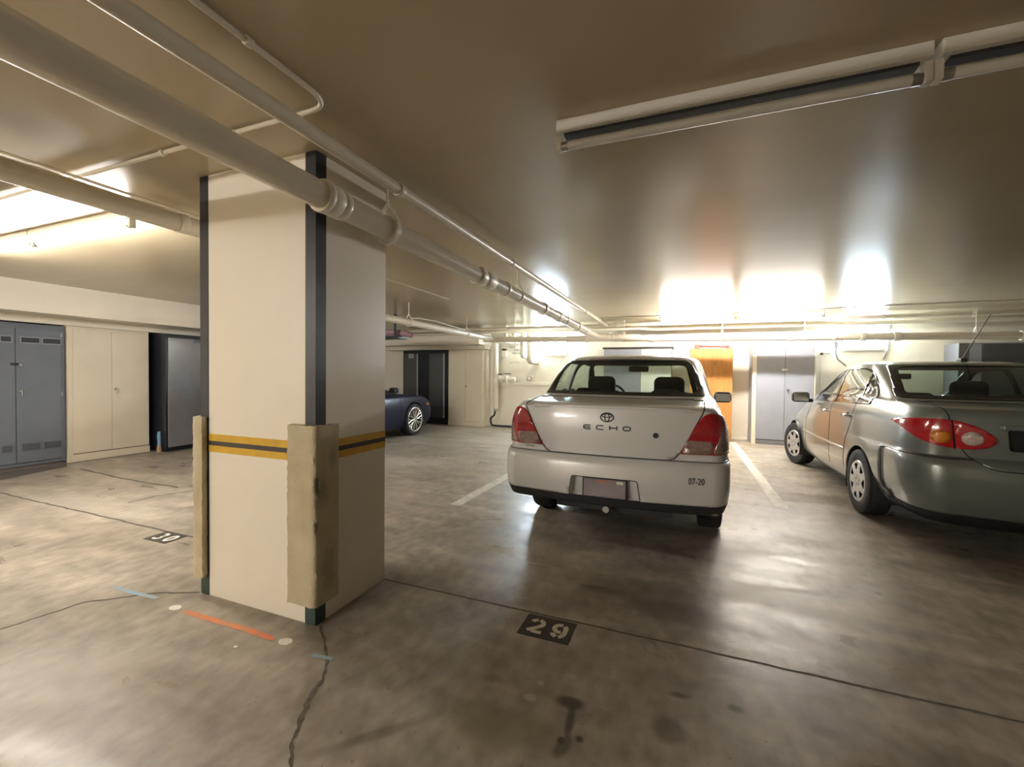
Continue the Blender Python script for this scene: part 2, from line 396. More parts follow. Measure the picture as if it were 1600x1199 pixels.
# ------------------------------------------------------------------ the shell
X0, X1, Y0, Y1 = -8.62, 9.0, -7.0, 10.15
floor = struct(box('floor', (X0 - .2, X1 + .2, Y0 - .2, Y1 + .2, -0.2, 0.0), floor_material()))
ceiling = struct(box('ceiling', (X0 - .2, X1 + .2, Y0 - .2, Y1 + .2, CEIL, CEIL + 0.2), ceiling_material()))
struct(box('wall_back', (X0 - .2, X1 + .2, Y1, Y1 + .2, 0, CEIL), 'wall'))
struct(box('wall_left', (X0 - .2, X0, Y0, Y1, 0, CEIL), 'wall'))
struct(box('wall_right', (X1, X1 + .2, Y0, Y1, 0, CEIL), 'wall'))
struct(box('wall_front', (X0 - .2, X1 + .2, Y0 - .2, Y0, 0, CEIL), 'wall'))
struct(box('trim_1', (X0, -7.66, Y0, Y1, 2.03, CEIL), 'wall'))           # soffit over the left lockers
struct(box('trim_2', (-7.66, -4.62, 9.42, Y1, 2.03, CEIL), 'wall'))      # soffit over the back lockers
struct(box('trim_3', (X0, -8.03, 1.2, 6.2, 1.925, 2.03), 'wall'))        # filler over the left lockers
struct(box('trim_4', (-7.66, -4.64, 9.80, Y1, 1.93, 2.03), 'wall'))      # filler over the back lockers
struct(box('baseboard_back', (0.9, 1.19, Y1 - .10, Y1, 0, 0.055), 'wall', bevel=0.008))

def floor_piece(name, mb, material, label=None):
    o = mb.build(name, material, floor)
    if label: o['label'] = label
    return o
# saw-cut joint, cracks
fz = 0.0008
def strip(name, pts, w, material, z=fz, label=None):
    mb = MB(); v, f = ribbon(pts, w, z); mb.add(v, f); return floor_piece(name, mb, material, label)
def wob(a, b, n, amp):
    a = Vector(a); b = Vector(b); t = (b - a).normalized(); q = Vector((-t.y, t.x)); out = []
    for i in range(n + 1):
        out.append(tuple(a.lerp(b, i / n) + q * random.uniform(-amp, amp) * (0 < i < n)))
    return out
strip('floor_joint', wob((-1.745, 2.237), (4.5, 2.232), 60, 0.003), 0.014, 'crack')
strip('floor_joint', wob((-7.6, 2.25), (-2.62, 2.22), 60, 0.006), 0.02, 'crack')
def pxline(pts): return [(onz(x, y).x, onz(x, y).y) for x, y in pts]
def dens(pts, k=5, amp=0.006):
    out = []
    for i in range(len(pts) - 1):
        w = wob(pts[i], pts[i + 1], k, amp); out += w[:-1]
    return out + [pts[-1]]
strip('crack', dens(pxline([(500, 978), (508, 1000), (512, 1035), (505, 1062), (485, 1090), (470, 1125), (455, 1165), (456, 1199)]), 6, .004), [.006 + .010 * abs(math.sin(k * .9)) + (.008 if 18 < k < 32 else 0) for k in range(43)], 'crack')
strip('crack', dens(pxline([(312, 926), (250, 927), (190, 934), (130, 942), (60, 965), (0, 984)]), 6, .005), 0.016, 'crack')
strip('crack', dens(pxline([(125, 733), (190, 748), (278, 762)]), 6, .01), 0.03, 'crack')
strip('crack', dens(pxline([(306, 766), (240, 776), (200, 786)]), 6, .01), 0.02, 'crack')
# bay lines
strip('bay_line', [(-2.10, 3.78), (-2.10, 9.6)], 0.115, 'white_paint', label='worn white bay line left of the silver car')
strip('bay_line', [(0.92, 5.0), (0.90, 9.7)], 0.115, 'white_paint', label='worn white bay line between the silver and grey cars')
# flat dark patch in front of the grey locker
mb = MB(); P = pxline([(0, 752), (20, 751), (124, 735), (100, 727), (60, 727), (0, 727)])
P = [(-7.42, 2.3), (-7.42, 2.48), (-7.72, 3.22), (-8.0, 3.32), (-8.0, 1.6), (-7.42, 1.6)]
mb.add([(x, y, fz) for x, y in P], [tuple(range(len(P)))]); floor_piece('floor_patch', mb, 'taupe', 'dark floor patch before the grey locker')
strip('floor_patch', [(-7.95, 3.3), (-7.95, 4.4), (-7.68, 4.45), (-7.68, 5.7)], 0.07, 'taupe')
# paint marks
def blob(cx, cy, rx, ry, material, label=None, rot=0.0):
    mb = MB(); n = 18; vs = []
    for k in range(n):
        a = 2 * PI * k / n; r = 1 + random.uniform(-.08, .08)
        x, y = rx * r * math.cos(a), ry * r * math.sin(a)
        vs.append((cx + x * math.cos(rot) - y * math.sin(rot), cy + x * math.sin(rot) + y * math.cos(rot), fz * 1.5))
    mb.add(vs, [tuple(range(n))]); return floor_piece('paint_mark', mb, material, label)
strip('paint_mark', dens(pxline([(288, 955), (330, 968), (380, 983), (428, 1000)]), 5, .004), [0.02] + [0.034] * 14 + [0.02], 'orange', fz * 1.5, 'orange sprayed dash on the floor by the pillar')
for px, py in ((274, 950), (446, 1003)):
    c = onz(px, py); blob(c.x, c.y, .036, .026, 'digit30', 'round white paint dot on the floor by the pillar')
c = onz(368, 1011); blob(c.x, c.y, .01, .008, 'digit30')
strip('paint_mark', pxline([(178, 918), (205, 926), (246, 935)]), [0.02, 0.03, 0.025], 'blue', fz * 1.6, 'blue sprayed dash on the floor by the pillar')
strip('paint_mark', pxline([(488, 1024), (520, 1030)]), 0.022, 'blue', fz * 1.6)
# bay numbers
def stroke(name, polys, ox, oy, s, material, w, parent):
    mb = MB()
    for pl in polys:
        v, f = ribbon([(ox + x * s, oy + y * s) for x, y in pl], w * s, fz * 3); mb.add(v, f)
    o = mb.build(name, material, parent); return o
def arc(cx, cy, rx, ry, a0, a1, n=10):
    return [(cx + rx * math.cos(math.radians(a0 + (a1 - a0) * i / n)), cy + ry * math.sin(math.radians(a0 + (a1 - a0) * i / n))) for i in range(n + 1)]
def bay_number(x0, x1, y0, y1, digs, material, label):
    o = MB().box(x0, x1, y0, y1, 0.0, fz * 2).build('bay_number', 'tile_black', floor); o['label'] = label
    h = (y1 - y0) * 0.66; w = (x1 - x0)
    for i, d in enumerate(digs):
        stroke('digit', d, x0 + w * (0.28 + 0.46 * i), (y0 + y1) / 2 - h * .5, h, material, 0.20, o)
two = [arc(0, .68, .24, .24, 165, 100, 5), arc(0, .68, .24, .24, 82, -35, 9) + [(-.02, .32), (-.28, .09)], [(-.10, .09), (.32, .09)]]
nine = [arc(0, .66, .23, .25, 75, 290, 12), arc(0, .66, .23, .25, 55, 0, 6) + [(.23, .45)] + arc(0, .40, .23, .32, 0, -75, 6), arc(0, .40, .23, .32, -100, -160, 5)]
three = [arc(0, .72, .22, .20, 150, -75, 12), arc(0, .28, .24, .22, 75, -150, 12)]
zero = [arc(0, .5, .22, .42, 90, 450, 22)]
bay_number(-0.768, -0.503, 2.025, 2.218, (two, nine), 'digit', 'black floor square with pale stencilled 29')
bay_number(-3.88, -3.617, 2.055, 2.228, (three, zero), 'digit30', 'black floor square with white painted 30')
c = onz(836, 934)
place_text('stencil_text', 'RESI', 0.075, 'faint', (c.x, c.y, fz), (1, -.02, 0), (0.02, 1, 0), floor, sx=1.15, depth=0.0)

# ------------------------------------------------------------------ pillar
PX0, PX1, PY0, PY1 = -2.618, -1.745, 1.685, 2.237
pil = empty('pillar', ((PX0 + PX1) / 2, (PY0 + PY1) / 2, 0), 'square cream concrete pillar with yellow and black stripe and foam corner pads', 'pillar')
wbox('shaft', (PX0, PX1, PY0, PY1, 0, CEIL), 'pillar', pil)
e = 0.0015
def band(z0, z1, material, t):
    wbox('stripe', (PX0 - t, PX1 + t, PY0 - t, PY1 + t, z0, z1), material, pil)
band(0.838, 0.876, 'yellow', e); band(0.876, 0.902, 'stripe_black', e); band(0.902, 0.942, 'yellow', e)
def angle(cx, cy, sx, sy, z0, z1, w, t, material, name, lx=None):
    """L shaped strip wrapped round a corner; sx, sy point outwards"""
    lx = lx or w
    l = pil.location; cx -= l.x; cy -= l.y
    pts = [(cx + sx * t, cy + sy * t), (cx - sx * lx, cy + sy * t), (cx - sx * lx, cy), (cx, cy), (cx, cy - sy * w), (cx + sx * t, cy - sy * w)]
    return MB().prism(pts, z0, z1).build(name, material, pil)
for cx, cy, sx, sy in ((PX1, PY0, 1, -1), (PX0, PY0, -1, -1), (PX0, PY1, -1, 1), (PX1, PY1, 1, 1)):
    if (sx, sy) != (1, 1):
        angle(cx, cy, sx, sy, 0.13, CEIL, 0.066, 0.003, 'black', 'corner_strip')
        angle(cx, cy, sx, sy, 0.0, 0.13, 0.066, 0.003, 'green', 'corner_strip')
def foam(cx, cy, sx, sy, z0, z1, wx, wy, t):
    l = pil.location; cx -= l.x; cy -= l.y
    b = 0.004
    pts = [(cx + sx * t, cy - sy * (-t + 0.012)), (cx + sx * (t - 0.012), cy + sy * t), (cx - sx * wx, cy + sy * t), (cx - sx * wx, cy + sy * b), (cx + sx * b, cy + sy * b), (cx + sx * b, cy - sy * wy), (cx + sx * t, cy - sy * wy)]
    bm = bmesh.new(); n = 46; rings = []
    # densify the outline so that the ragged edges are real geometry
    out = []
    for i in range(len(pts)):
        a = Vector(pts[i]); c2 = Vector(pts[(i + 1) % len(pts)]); k = max(1, int((c2 - a).length / 0.02))
        out += [a.lerp(c2, j / k) for j in range(k)]
    cen = Vector((cx, cy)); wj = [random.uniform(-1, 1) for _ in out]
    for q in range(n + 1):
        z = z0 + (z1 - z0) * q / n; row = []
        for j, p in enumerate(out):
            d = (p - cen); am = 0.0022 if d.length > t * 0.6 else 0
            jx = random.uniform(-am, am); jy = random.uniform(-am, am)
            zz = z + (random.uniform(-.004, .004) if q in (0, n) else 0)
            px, py = p.x + jx, p.y + jy
            if sx * (px - cx) < b and sy * (py - cy) < b: px, py = p.x, p.y
            row.append(bm.verts.new((px, py, zz)))
        rings.append(row)
    m_ = len(out)
    for q in range(n):
        for j in range(m_):
            bm.faces.new((rings[q][j], rings[q][(j + 1) % m_], rings[q + 1][(j + 1) % m_], rings[q + 1][j]))
    bm.faces.new(rings[0]); bm.faces.new(rings[-1])
    bmesh.ops.recalc_face_normals(bm, faces=bm.faces)
    me = bpy.data.meshes.new('foam_pad'); bm.to_mesh(me); bm.free()
    o = link('foam_pad', me, 'foam', pil, smooth=50); o['label'] = 'scuffed tan foam corner pad'
    return o
def foam_scuffs():
    m = MT['foam']; nt = m.node_tree; N = nt.nodes; L = nt.links; bs = N['Principled BSDF']
    src = bs.inputs['Base Color'].links[0].from_socket
    geo = N.new('ShaderNodeNewGeometry'); nz = N.new('ShaderNodeTexNoise'); nz.inputs['Scale'].default_value = 26; nz.inputs['Detail'].default_value = 6
    L.new(geo.outputs['Position'], nz.inputs['Vector'])
    for (x, y, z, rx, rz, amt) in ((-1.712, 1.66, .74, .018, .05, .85), (-1.711, 1.655, .63, .012, .06, .6), (-1.712, 1.655, .52, .016, .035, .8), (-1.711, 1.70, .70, .04, .09, .35), (-1.711, 1.74, .3, .05, .12, .3), (-1.711, 1.77, .85, .03, .05, .25)):
        mp = N.new('ShaderNodeMapping'); mp.vector_type = 'TEXTURE'; mp.inputs['Location'].default_value = (x, y, z); mp.inputs['Scale'].default_value = (rx, rx, rz)
        L.new(geo.outputs['Position'], mp.inputs[0])
        ln = N.new('ShaderNodeVectorMath'); ln.operation = 'LENGTH'; L.new(mp.outputs[0], ln.inputs[0])
        ad = N.new('ShaderNodeMath'); ad.operation = 'MULTIPLY_ADD'; ad.inputs[1].default_value = 1.8; L.new(nz.outputs['Fac'], ad.inputs[0]); L.new(ln.outputs['Value'], ad.inputs[2])
        mr = N.new('ShaderNodeMapRange'); mr.interpolation_type = 'SMOOTHSTEP'; mr.inputs[1].default_value = 2.2; mr.inputs[2].default_value = 1.2; mr.inputs[3].default_value = 0; mr.inputs[4].default_value = amt
        L.new(ad.outputs[0], mr.inputs[0])
        mx = N.new('ShaderNodeMixRGB'); mx.inputs[2].default_value = (.07, .06, .045, 1); L.new(mr.outputs[0], mx.inputs[0]); L.new(src, mx.inputs[1]); src = mx.outputs[0]
    L.new(src, bs.inputs['Base Color'])
foam_scuffs()
foam(PX1, PY0, 1, -1, 0.11, 1.03, 0.155, 0.125, 0.034)
foam(PX0, PY0, -1, -1, 0.11, 1.04, 0.055, 0.10, 0.034)

# ------------------------------------------------------------------ fluorescent fixtures
def fixture(x0, x1, y, lit, label, group, z=CEIL):
    r = empty('fluorescent_fixture', ((x0 + x1) / 2, y, z), label, 'light fixture', group)
    h = (x1 - x0) / 2
    MB().box(-h, h, -.045, .045, -.050, 0).build('housing', 'steelwhite', r, bevel=.004)
    MB().box(-h + .03, h - .03, -.022, .022, -.062, -.050).build('gap_strip', 'darkvent' if not lit else 'steelwhite', r)  # dark on unlit battens: shade of the gap above the tube put into colour
    for s in (-1, 1):
        MB().box(s * h - s * .004 - .012, s * h - s * .004 + .012, -.02, .02, -.118, -.050).build('lampholder', 'steelwhite', r, bevel=.003)
        MB().cyl((s * (h - .016), 0, -.098), (s * (h - .045), 0, -.098), .0195, 16).build('tube_cap', 'steel', r, smooth=40)
    MB().cyl((-h + .045, 0, -.098), (h - .045, 0, -.098), .0185, 18).build('tube', {1: 'tube_on', 2: 'tube_bright', 3: 'tube_added'}[int(lit)] if lit else 'tube_off', r, smooth=40)
    return r
fixture(-0.545, 0.745, 1.905, False, 'unlit fluorescent batten whose free end points at the pillar', None)
fixture(0.765, 2.055, 1.905, False, 'unlit fluorescent batten continuing the row over the bays', None)
fixture(-4.90, -3.61, 1.86, True, 'lit fluorescent batten above bay 30, nearer the pillar', None)
fixture(-6.21, -4.92, 1.86, True, 'lit fluorescent batten above bay 30, nearer the lockers', None)
fixture(-0.47, 0.79, 8.50, 2, 'lit fluorescent batten over the nose of the silver car', None)
fixture(0.83, 2.09, 8.50, 2, 'lit fluorescent batten over the nose of the grey car', None)
for a, b, lab in ((-7.3, -6.01, 'added lit batten behind the camera, nearest the lockers'), (-5.95, -4.66, 'added lit batten behind the camera, middle of its row'), (-4.6, -3.31, 'added lit batten behind the camera, end of its row facing the pillar')):
    fixture(a, b, -4.6, 3, lab, 'added lit battens behind the camera')  # unseen row added behind the camera to light the pillar front

def wall_lamp(px0, px1, py0, py1, label):
    a = ony(px0, py1, Y1 - .09); b = ony(px1, py0, Y1 - .09)
    z0, z1 = a.z, min(b.z, CEIL - .06)
    r = empty('wall_lamp', ((a.x + b.x) / 2, Y1, z0), label, 'wall lamp')
    h = (b.x - a.x) / 2; H = z1 - z0
    MB().box(-h - .02, h + .02, -.05, 0, -.02, H + .02).build('back_box', 'steelwhite', r, bevel=.006)
    MB().box(-h, h, -.09, -.05, 0.05, H).build('diffuser', 'lamp_on', r, bevel=.01)
    MB().box(-h, h, -.088, -.05, 0.0, 0.05).build('lower_lip', 'steelwhite', r, bevel=.008)
    return r
wall_lamp(1320, 1383, 482, 548, 'bright square wall lamp above the cables behind the grey car')
wall_lamp(836, 884, 498, 556, 'bright square wall lamp on the wall behind the silver car')

# ------------------------------------------------------------------ pipes
def pipe(name, path, r, label, rings=(), n=18, group=None, material='pipe', elbows=()):
    p0 = Vector(path[0])
    root = empty(name, p0, label, 'pipe', group)
    MB().tube([Vector(p) - p0 for p in path], r, n).build('pipe_run', material, root, smooth=50)
    for (q, d, w, k) in rings:      # position, direction, width, radius factor
        q = Vector(q) - p0; d = Vector(d).normalized()
        R = r * k
        MB().lathe([(r * 1.0, -w / 2), (R * .97, -w / 2), (R, -w / 2 + .006), (R, w / 2 - .006), (R * .97, w / 2), (r, w / 2)], q, d, 24).build('coupling', 'pipe_ring', root, smooth=30)
    return root
AX = -1.60
def Apt(px, py): return onx(px, py, AX)
def Az(y): return 2.148 - 0.0105 * y
ax_end = 8.35
ringsA = []
for px, w, k in ((504, .03, 1.24), (516, .07, 1.18), (532, .03, 1.14), (604, .02, 1.17), (748, .06, 1.22), (762, .10, 1.10), (788, .03, 1.15), (848, .07, 1.2), (872, .12, 1.12), (902, .1, 1.18), (915, .2, 1.1)):
    # distance along the run where this pixel column cuts it
    lo, hi = 0.2, 8.3
    for _ in range(40):
        mid = (lo + hi) / 2; v = Vector((AX, mid, Az(mid))) - CAM
        if 800 + FPX * v.dot(RT) / v.dot(FW) < px: lo = mid
        else: hi = mid
    ringsA.append(((AX, lo, Az(lo)), (0, 1, -.011), w * (1 if px < 700 else 1.4), k))
CY = 8.95
def Cz(x): return 2.035 - 0.0128 * x
pipe('drain_pipe', [(AX, -3.2, Az(-3.2)), (AX, ax_end, Az(ax_end)), (AX + .08, ax_end + .14, Az(ax_end)), (AX + .25, ax_end + .3, Az(8.5)), (-0.84, CY - .075, Cz(-.8) + .01)], 0.063,
     'thick cream drain pipe passing beside the pillar with collars along it', ringsA + [((AX + .25, ax_end + .3, Az(8.5)), (.75, .45, 0), .07, 1.2)])
pipe('cross_drain_pipe', [(-4.25, CY, Cz(-4.25)), (6.5, CY, Cz(6.5))], 0.060, 'long cream drain pipe hanging crosswise before the back wall',
     [((x, CY, Cz(x)), (1, 0, 0), w, k) for x, w, k in ((-4.0, .08, 1.15), (-3.35, .14, 1.15), (-1.9, .06, 1.2), (-.62, .12, 1.22), (1.72, .1, 1.2), (2.35, .05, 1.15), (2.75, .09, 1.2), (3.2, .09, 1.2), (4.72, .06, 1.25), (4.85, .1, 1.1))])
pipe('sprinkler_pipe', [(-1.508, -3.2, 2.33), (-1.508, 8.98, 2.33)], 0.032, 'slim cream pipe running close under the ceiling beside the drain pipe',
     [((-1.508, y, 2.33), (0, 1, 0), .04, 1.2) for y in (2.05, 3.75, 6.9)])
pipe('upper_cross_pipe', [(-6.5, 9.05, 2.335), (6.5, 9.05, 2.335)], 0.034, 'slim cream pipe crossing just under the ceiling along the back wall',
     [((x, 9.05, 2.335), (1, 0, 0), .06, 1.2) for x in (-1.3, 1.55, 3.05, 4.2)])
pipe('branch_drain_pipe', [(-4.04, 2.9, 2.11), (-4.04, 8.875, 2.10)], 0.055, 'cream drain pipe above the navy car meeting the cross pipe', [((-4.04, 8.7, 2.10), (0, 1, 0), .1, 1.15)])
pipe('side_drain_pipe', [(-2.95, -3.2, 2.235), (-2.95, 2.28, 2.225), (-2.95, 2.38, 2.26), (-2.95, 2.42, 2.40)], 0.056, 'cream drain pipe passing behind the left side of the pillar', [((-2.95, 1.78, 2.226), (0, 1, 0), .05, 1.08)])
pipe('back_ceiling_pipe', [(-6.5, 9.32, 2.30), (-0.9, 9.32, 2.30), (-0.6, 9.6, 2.30), (5.5, 9.6, 2.30)], 0.045, 'cream pipe tight to the back wall behind the cross pipes')
# electrical conduits on the ceiling
def bend(a, b, c, r, n=8):
    a, b, c = Vector(a), Vector(b), Vector(c); u = (a - b).normalized(); w = (c - b).normalized(); out = []
    p, q = b + u * r, b + w * r
    for i in range(n + 1):
        t = i / n; out.append((1 - t) ** 2 * p + 2 * t * (1 - t) * b + t * t * q)
    return out
zc = CEIL - 0.017
pipe('conduit', [(-1.372, -3.0, zc)] + bend((-1.372, -3, zc), (-1.372, 1.405, zc), (-7.6, 1.405, zc), .11) + [(-7.6, 1.405, zc)], 0.0105, 'thin conduit bending sharply on the ceiling beside the pillar',
     [((-1.372, 1.04, zc), (0, 1, 0), .025, 1.5), ((-1.95, 1.405, zc), (1, 0, 0), .03, 1.4), ((-2.47, 1.405, zc), (1, 0, 0), .025, 1.5)], 10)
pipe('conduit', [(-3.17, -3.0, zc - .024), (-3.17, 5.5, zc - .024)], 0.009, 'thin straight conduit on the ceiling above the side drain pipe', n=10)
pipe('conduit', [(-1.6, 8.46, CEIL - .0095), (2.2, 8.34, CEIL - .0095), (2.35, 8.25, CEIL - .0095), (6.5, 8.2, CEIL - .0095)], 0.008, 'thin conduit along the ceiling by the lit battens', n=8)
pipe('loose_cable', [(-4.04, 5.82, 2.178), (-4.03, 6.0, 2.20), (-4.02, 6.5, 2.212), (-4.03, 7.0, 2.19), (-4.04, 7.6, 2.172)], 0.010, 'pale cable drooping along the branch drain pipe', n=8)

def hanger(x, y, z, r, axis, label, group):
    root = empty('pipe_hanger', (x, y, z), label, 'pipe hanger', group)
    R = r + 0.006
    n = 26; ring = []
    mb = MB(); vs = []; w = .014
    for k in range(n):
        a = 2 * PI * k / n; c, s = math.cos(a), math.sin(a); zz = s * R + (0.05 * max(0, s) ** 6)
        for rr, ww in ((0, -w), (0, w), (.005, w), (.005, -w)):
            p = (c * (R + rr), ww, zz + s * rr)
            vs.append(p if axis == 'y' else (p[1], p[0], p[2]))
    fs = []
    for k in range(n):
        j = (k + 1) % n
        for q in range(4): fs.append((k * 4 + q, k * 4 + (q + 1) % 4, j * 4 + (q + 1) % 4, j * 4 + q))
    mb.add(vs, fs).build('clevis_ring', 'pipe_ring', root, smooth=40)
    MB().cyl((0, 0, R + .045), (0, 0, CEIL - z), .0055, 8).build('rod', 'pipe_ring', root, smooth=40)
    MB().cyl((0, 0, R + .05), (0, 0, R + .066), .011, 6).build('nut', 'pipe_ring', root)
    return root
for y, lab in ((2.07, 'cream clevis hanger on the thick drain pipe right beside the pillar'), (4.15, 'cream clevis hanger on the thick drain pipe, next one beyond the pillar'), (6.0, 'cream clevis hanger on the thick drain pipe, nearest the cross pipe')):
    hanger(AX, y, Az(y), .0755 if y < 3 else .064, 'y', lab, 'hangers of the thick drain pipe')
for x, lab in ((-3.72, 'beside the standpipe'), (-1.15, 'beside the wye of the thick drain pipe'), (0.62, 'before the wooden wardrobe'), (1.92, 'before the pale grey locker'), (4.18, 'above the roof of the grey car')):
    hanger(x, CY, Cz(x), .062, 'x', 'cream clevis hanger on the cross drain pipe ' + lab, 'hangers of the cross drain pipe')
for y, lab in ((5.75, 'cream clevis hanger on the branch drain pipe where the loose cable starts'), (7.7, 'cream clevis hanger on the branch drain pipe, nearer the back wall')):
    hanger(-4.04, y, 2.105, .057, 'y', lab, 'hangers of the branch drain pipe')

# ------------------------------------------------------------------ lockers on the left
def root_at(name, x, y, label, cat='cabinet', z=0): return empty(name, (x, y, z), label, cat)
def lever(root, p, d, material='chrome'):
    """T handle; d = outward direction"""
    p = Vector(p); d = Vector(d); s = Vector((d.y, -d.x, 0))
    h = MB().cyl(p, p + d * .03, .012, 12).cyl(p + d * .03 + Vector((0, 0, .02)), p + d * .03 - Vector((0, 0, .055)), .008, 10).build('handle', material, root, smooth=40)
    MB().cyl(p, p + d * .006, .022, 16).build('escutcheon', material, root, smooth=40); return h
# blue-grey louvred locker
r = root_at('locker', -8.3, 2.66, 'blue-grey double-door metal locker with louvre vents')
FX = -8.0
ya, yb = 2.0, 3.325
wbox('body', (-8.6, FX - .02, ya, yb, 0.04, 1.905), 'bluegrey', r, .004)
wbox('plinth', (-8.58, FX - .035, ya + .01, yb - .01, 0, 0.06), 'taupe', r)
ym = onx(25, 620, FX).y
for a, b in ((ya + .02, ym - .003), (ym + .003, yb - .045)):
    d = wbox('door', (FX - .02, FX, a, b, 0.085, 1.84), 'bluegrey', r, .004)
def vent(y0, y1, z0, z1, bright):
    l = r.location
    wbox('vent_frame', (FX, FX + .004, y0 - .012, y1 + .012, z0 - .012, z1 + .012), 'palegrey' if bright else 'bluegrey', r)
    wbox('vent', (FX + .004, FX + .007, y0, y1, z0, z1), 'darkvent', r)
    for i in range(4):
        z = z0 + (z1 - z0) * (i + .5) / 4
        wbox('louvre', (FX + .006, FX + .013, y0, y1, z - .004, z + .004), 'bluegrey' if not bright else 'darkvent', r)
for pxa, pxb in ((1, 17), (33, 61), (67, 94)):
    a, b = onx(pxa, 536, FX).y, onx(pxb, 536, FX).y
    vent(a, b, 1.655, 1.72, True)
    vent(a, b, 0.24, 0.33, False)
l = r.location
lever(r, (FX - l.x, ym + .05 - l.y, 1.02), (1, 0, 0))
wbox('hasp', (FX, FX + .012, ym - .05, ym + .05, 1.355, 1.385), 'black', r, .002)
wbox('padlock', (FX + .012, FX + .035, ym + .02, ym + .05, 1.34, 1.38), 'steel', r, .004)
for z in (1.78, .97): wbox('hinge', (FX - .001, FX + .008, yb - .05, yb - .035, z - .03, z + .03), 'steel', r)
# cream locker
r = root_at('locker', -8.3, 3.85, 'tall cream double-door cabinet between grey locker and black cabinet')
ya, yb = 3.345, 4.345
wbox('body', (-8.6, FX - .018, ya, yb, 0.0, 1.92), 'creamcab', r, .004)
wbox('base_rail', (FX - .018, FX, ya, yb, 0.0, 0.105), 'creamcab', r, .003)
wbox('side_stile', (FX - .018, FX, ya, ya + .055, 0.105, 1.92), 'creamcab', r, .002)
ym = onx(175, 620, FX).y
for a, b in ((ya + .058, ym - .002), (ym + .002, yb - .012)):
    wbox('door', (FX - .018, FX + .003, a, b, 0.118, 1.885), 'creamcab', r, .003)
wbox('rust_line', (FX - .017, FX - .002, ya + .055, yb - .01, 0.105, 0.118), 'rust', r)
l = r.location
lever(r, (FX + .003 - l.x, ym + .05 - l.y, 1.02), (1, 0, 0), 'steel')
# black cabinet 2B
r = root_at('cabinet', -8.1, 5.0, 'black cabinet with glossy grey door marked 2B')
FB = -7.74; ya, yb = 4.43, 5.75
wbox('body', (-8.58, FB, ya, yb, 0.02, 1.905), 'cabblack', r, .003)
wbox('plinth', (-8.5, FB - .02, ya + .01, yb - .01, 0, .03), 'cabblack', r)
wbox('door', (FB, FB + .018, ya + .03, (ya + yb) / 2 + .10, 0.07, 1.84), 'cabgrey', r, .002)
wbox('door', (FB, FB + .018, (ya + yb) / 2 + .106, yb - .03, 0.07, 1.84), 'cabgrey', r, .002)
wbox('pull', (FB + .018, FB + .03, (ya + yb) / 2 + .05, (ya + yb) / 2 + .08, 1.0, 1.14), 'black', r, .003)
q = onx(308, 533, FB + .02)
place_text('number', '2B', .105, 'black', (FB + .0195 - r.location.x, q.y - r.location.y, q.z), (0, 1, 0), (0, 0, 1), r, sx=1.1)
# brush between them
c = Vector((-7.83, 4.383, 0))
r = empty('hand_brush', c, 'blue-handled hand brush standing beside the black cabinet', 'brush')
MB().lathe([(.0, 0), (.034, 0), (.036, .03), (.026, .11), (.0, .11)], (0, 0, 0), (0, 0, 1), 14).build('bristles', mat('tan_bristle', (.42, .30, .16), (.3, .2, .1), 60, .9), r, smooth=40)
MB().tube([(0, 0, .10), (.005, .0, .16), (.004, -.004, .25), (.01, -.006, .33)], [.026, .024, .028, .022], 12).build('handle', mat('pale_blue_plastic', (.18, .36, .52), (.14, .3, .46), 20, .4), r, smooth=50)

# ------------------------------------------------------------------ lockers on the back wall, left of the pipes
r = root_at('cabinet', -6.37, 9.95, 'black framed cabinet with charcoal doors marked 2A')
FY = 9.77
xa, xb = ony(630, 600, FY).x, ony(700, 600, FY).x
wbox('body', (xa, xb, FY, Y1 - .02, 0, 1.91), 'cabblack', r, .003)
for pa, pb in ((632, 653.5), (671, 695)):
    a, b = ony(pa, 600, FY).x, ony(pb, 600, FY).x
    wbox('door', (a, b - .04, FY - .02, FY, .17, 1.83), 'cabdoor2', r, .002)
    wbox('edge_strip', (b - .04, b, FY - .026, FY, .17, 1.83), 'palegrey', r, .002)
q = ony(642.5, 556.5, FY - .021)
wbox('number_plate', (q.x - .075, q.x + .075, FY - .0235, FY - .02, q.z - .055, q.z + .055), 'paleprint', r)
place_text('number', '2A', .10, 'black', (q.x - r.location.x, FY - .0245 - r.location.y, q.z), (1, 0, 0), (0, 0, 1), r)
r = root_at('locker', -5.16, 9.95, 'cream double-door cabinet beside the black 2A cabinet')
xa, xb = xb + .012, -4.655
wbox('body', (xa, xb, FY, Y1 - .02, 0, 1.92), 'creamcab', r, .003)
xm = ony(727.5, 600, FY).x
wbox('door', (xa + .03, xm - .002, FY - .016, FY, .13, 1.87), 'creamcab', r, .003)
wbox('door', (xm + .002, xb - .03, FY - .016, FY, .13, 1.87), 'creamcab', r, .003)
l = r.location
lever(r, (xm + .02 - l.x, FY - .016 - l.y, 1.0), (0, -1, 0), 'steel')
wbox('base_rail', (xa, xb, FY - .01, FY, 0, .11), 'creamcab', r, .003)
# hung shelf with a bundle
q = onx(626, 527, -5.1)
r = empty('hanging_shelf', (q.x, q.y, q.z), 'black shelf on a black strap hung above the navy car', 'shelf')
MB().box(-1.3, .06, -.16, .16, -.035, 0.0).build('board', 'cabblack', r, bevel=.004)
for x in (0.0, -1.2): MB().box(x - .03, x + .03, -.17, -.16, -.035, CEIL - q.z).build('strap', 'black', r)
o = MB().tube([(-1.25, 0, .075), (-.6, 0, .09), (-.1, 0, .08), (.12, 0, .065), (.24, 0, .03), (.28, 0, .02)], [.06, .075, .07, .062, .05, .01], 14).xf(Matrix.Translation((q.x, q.y, q.z))).build('rolled_bundle', 'pink', smooth=60)
tag(o, 'pinkish rolled cloth bundle lying on the hung black shelf', 'bundle')

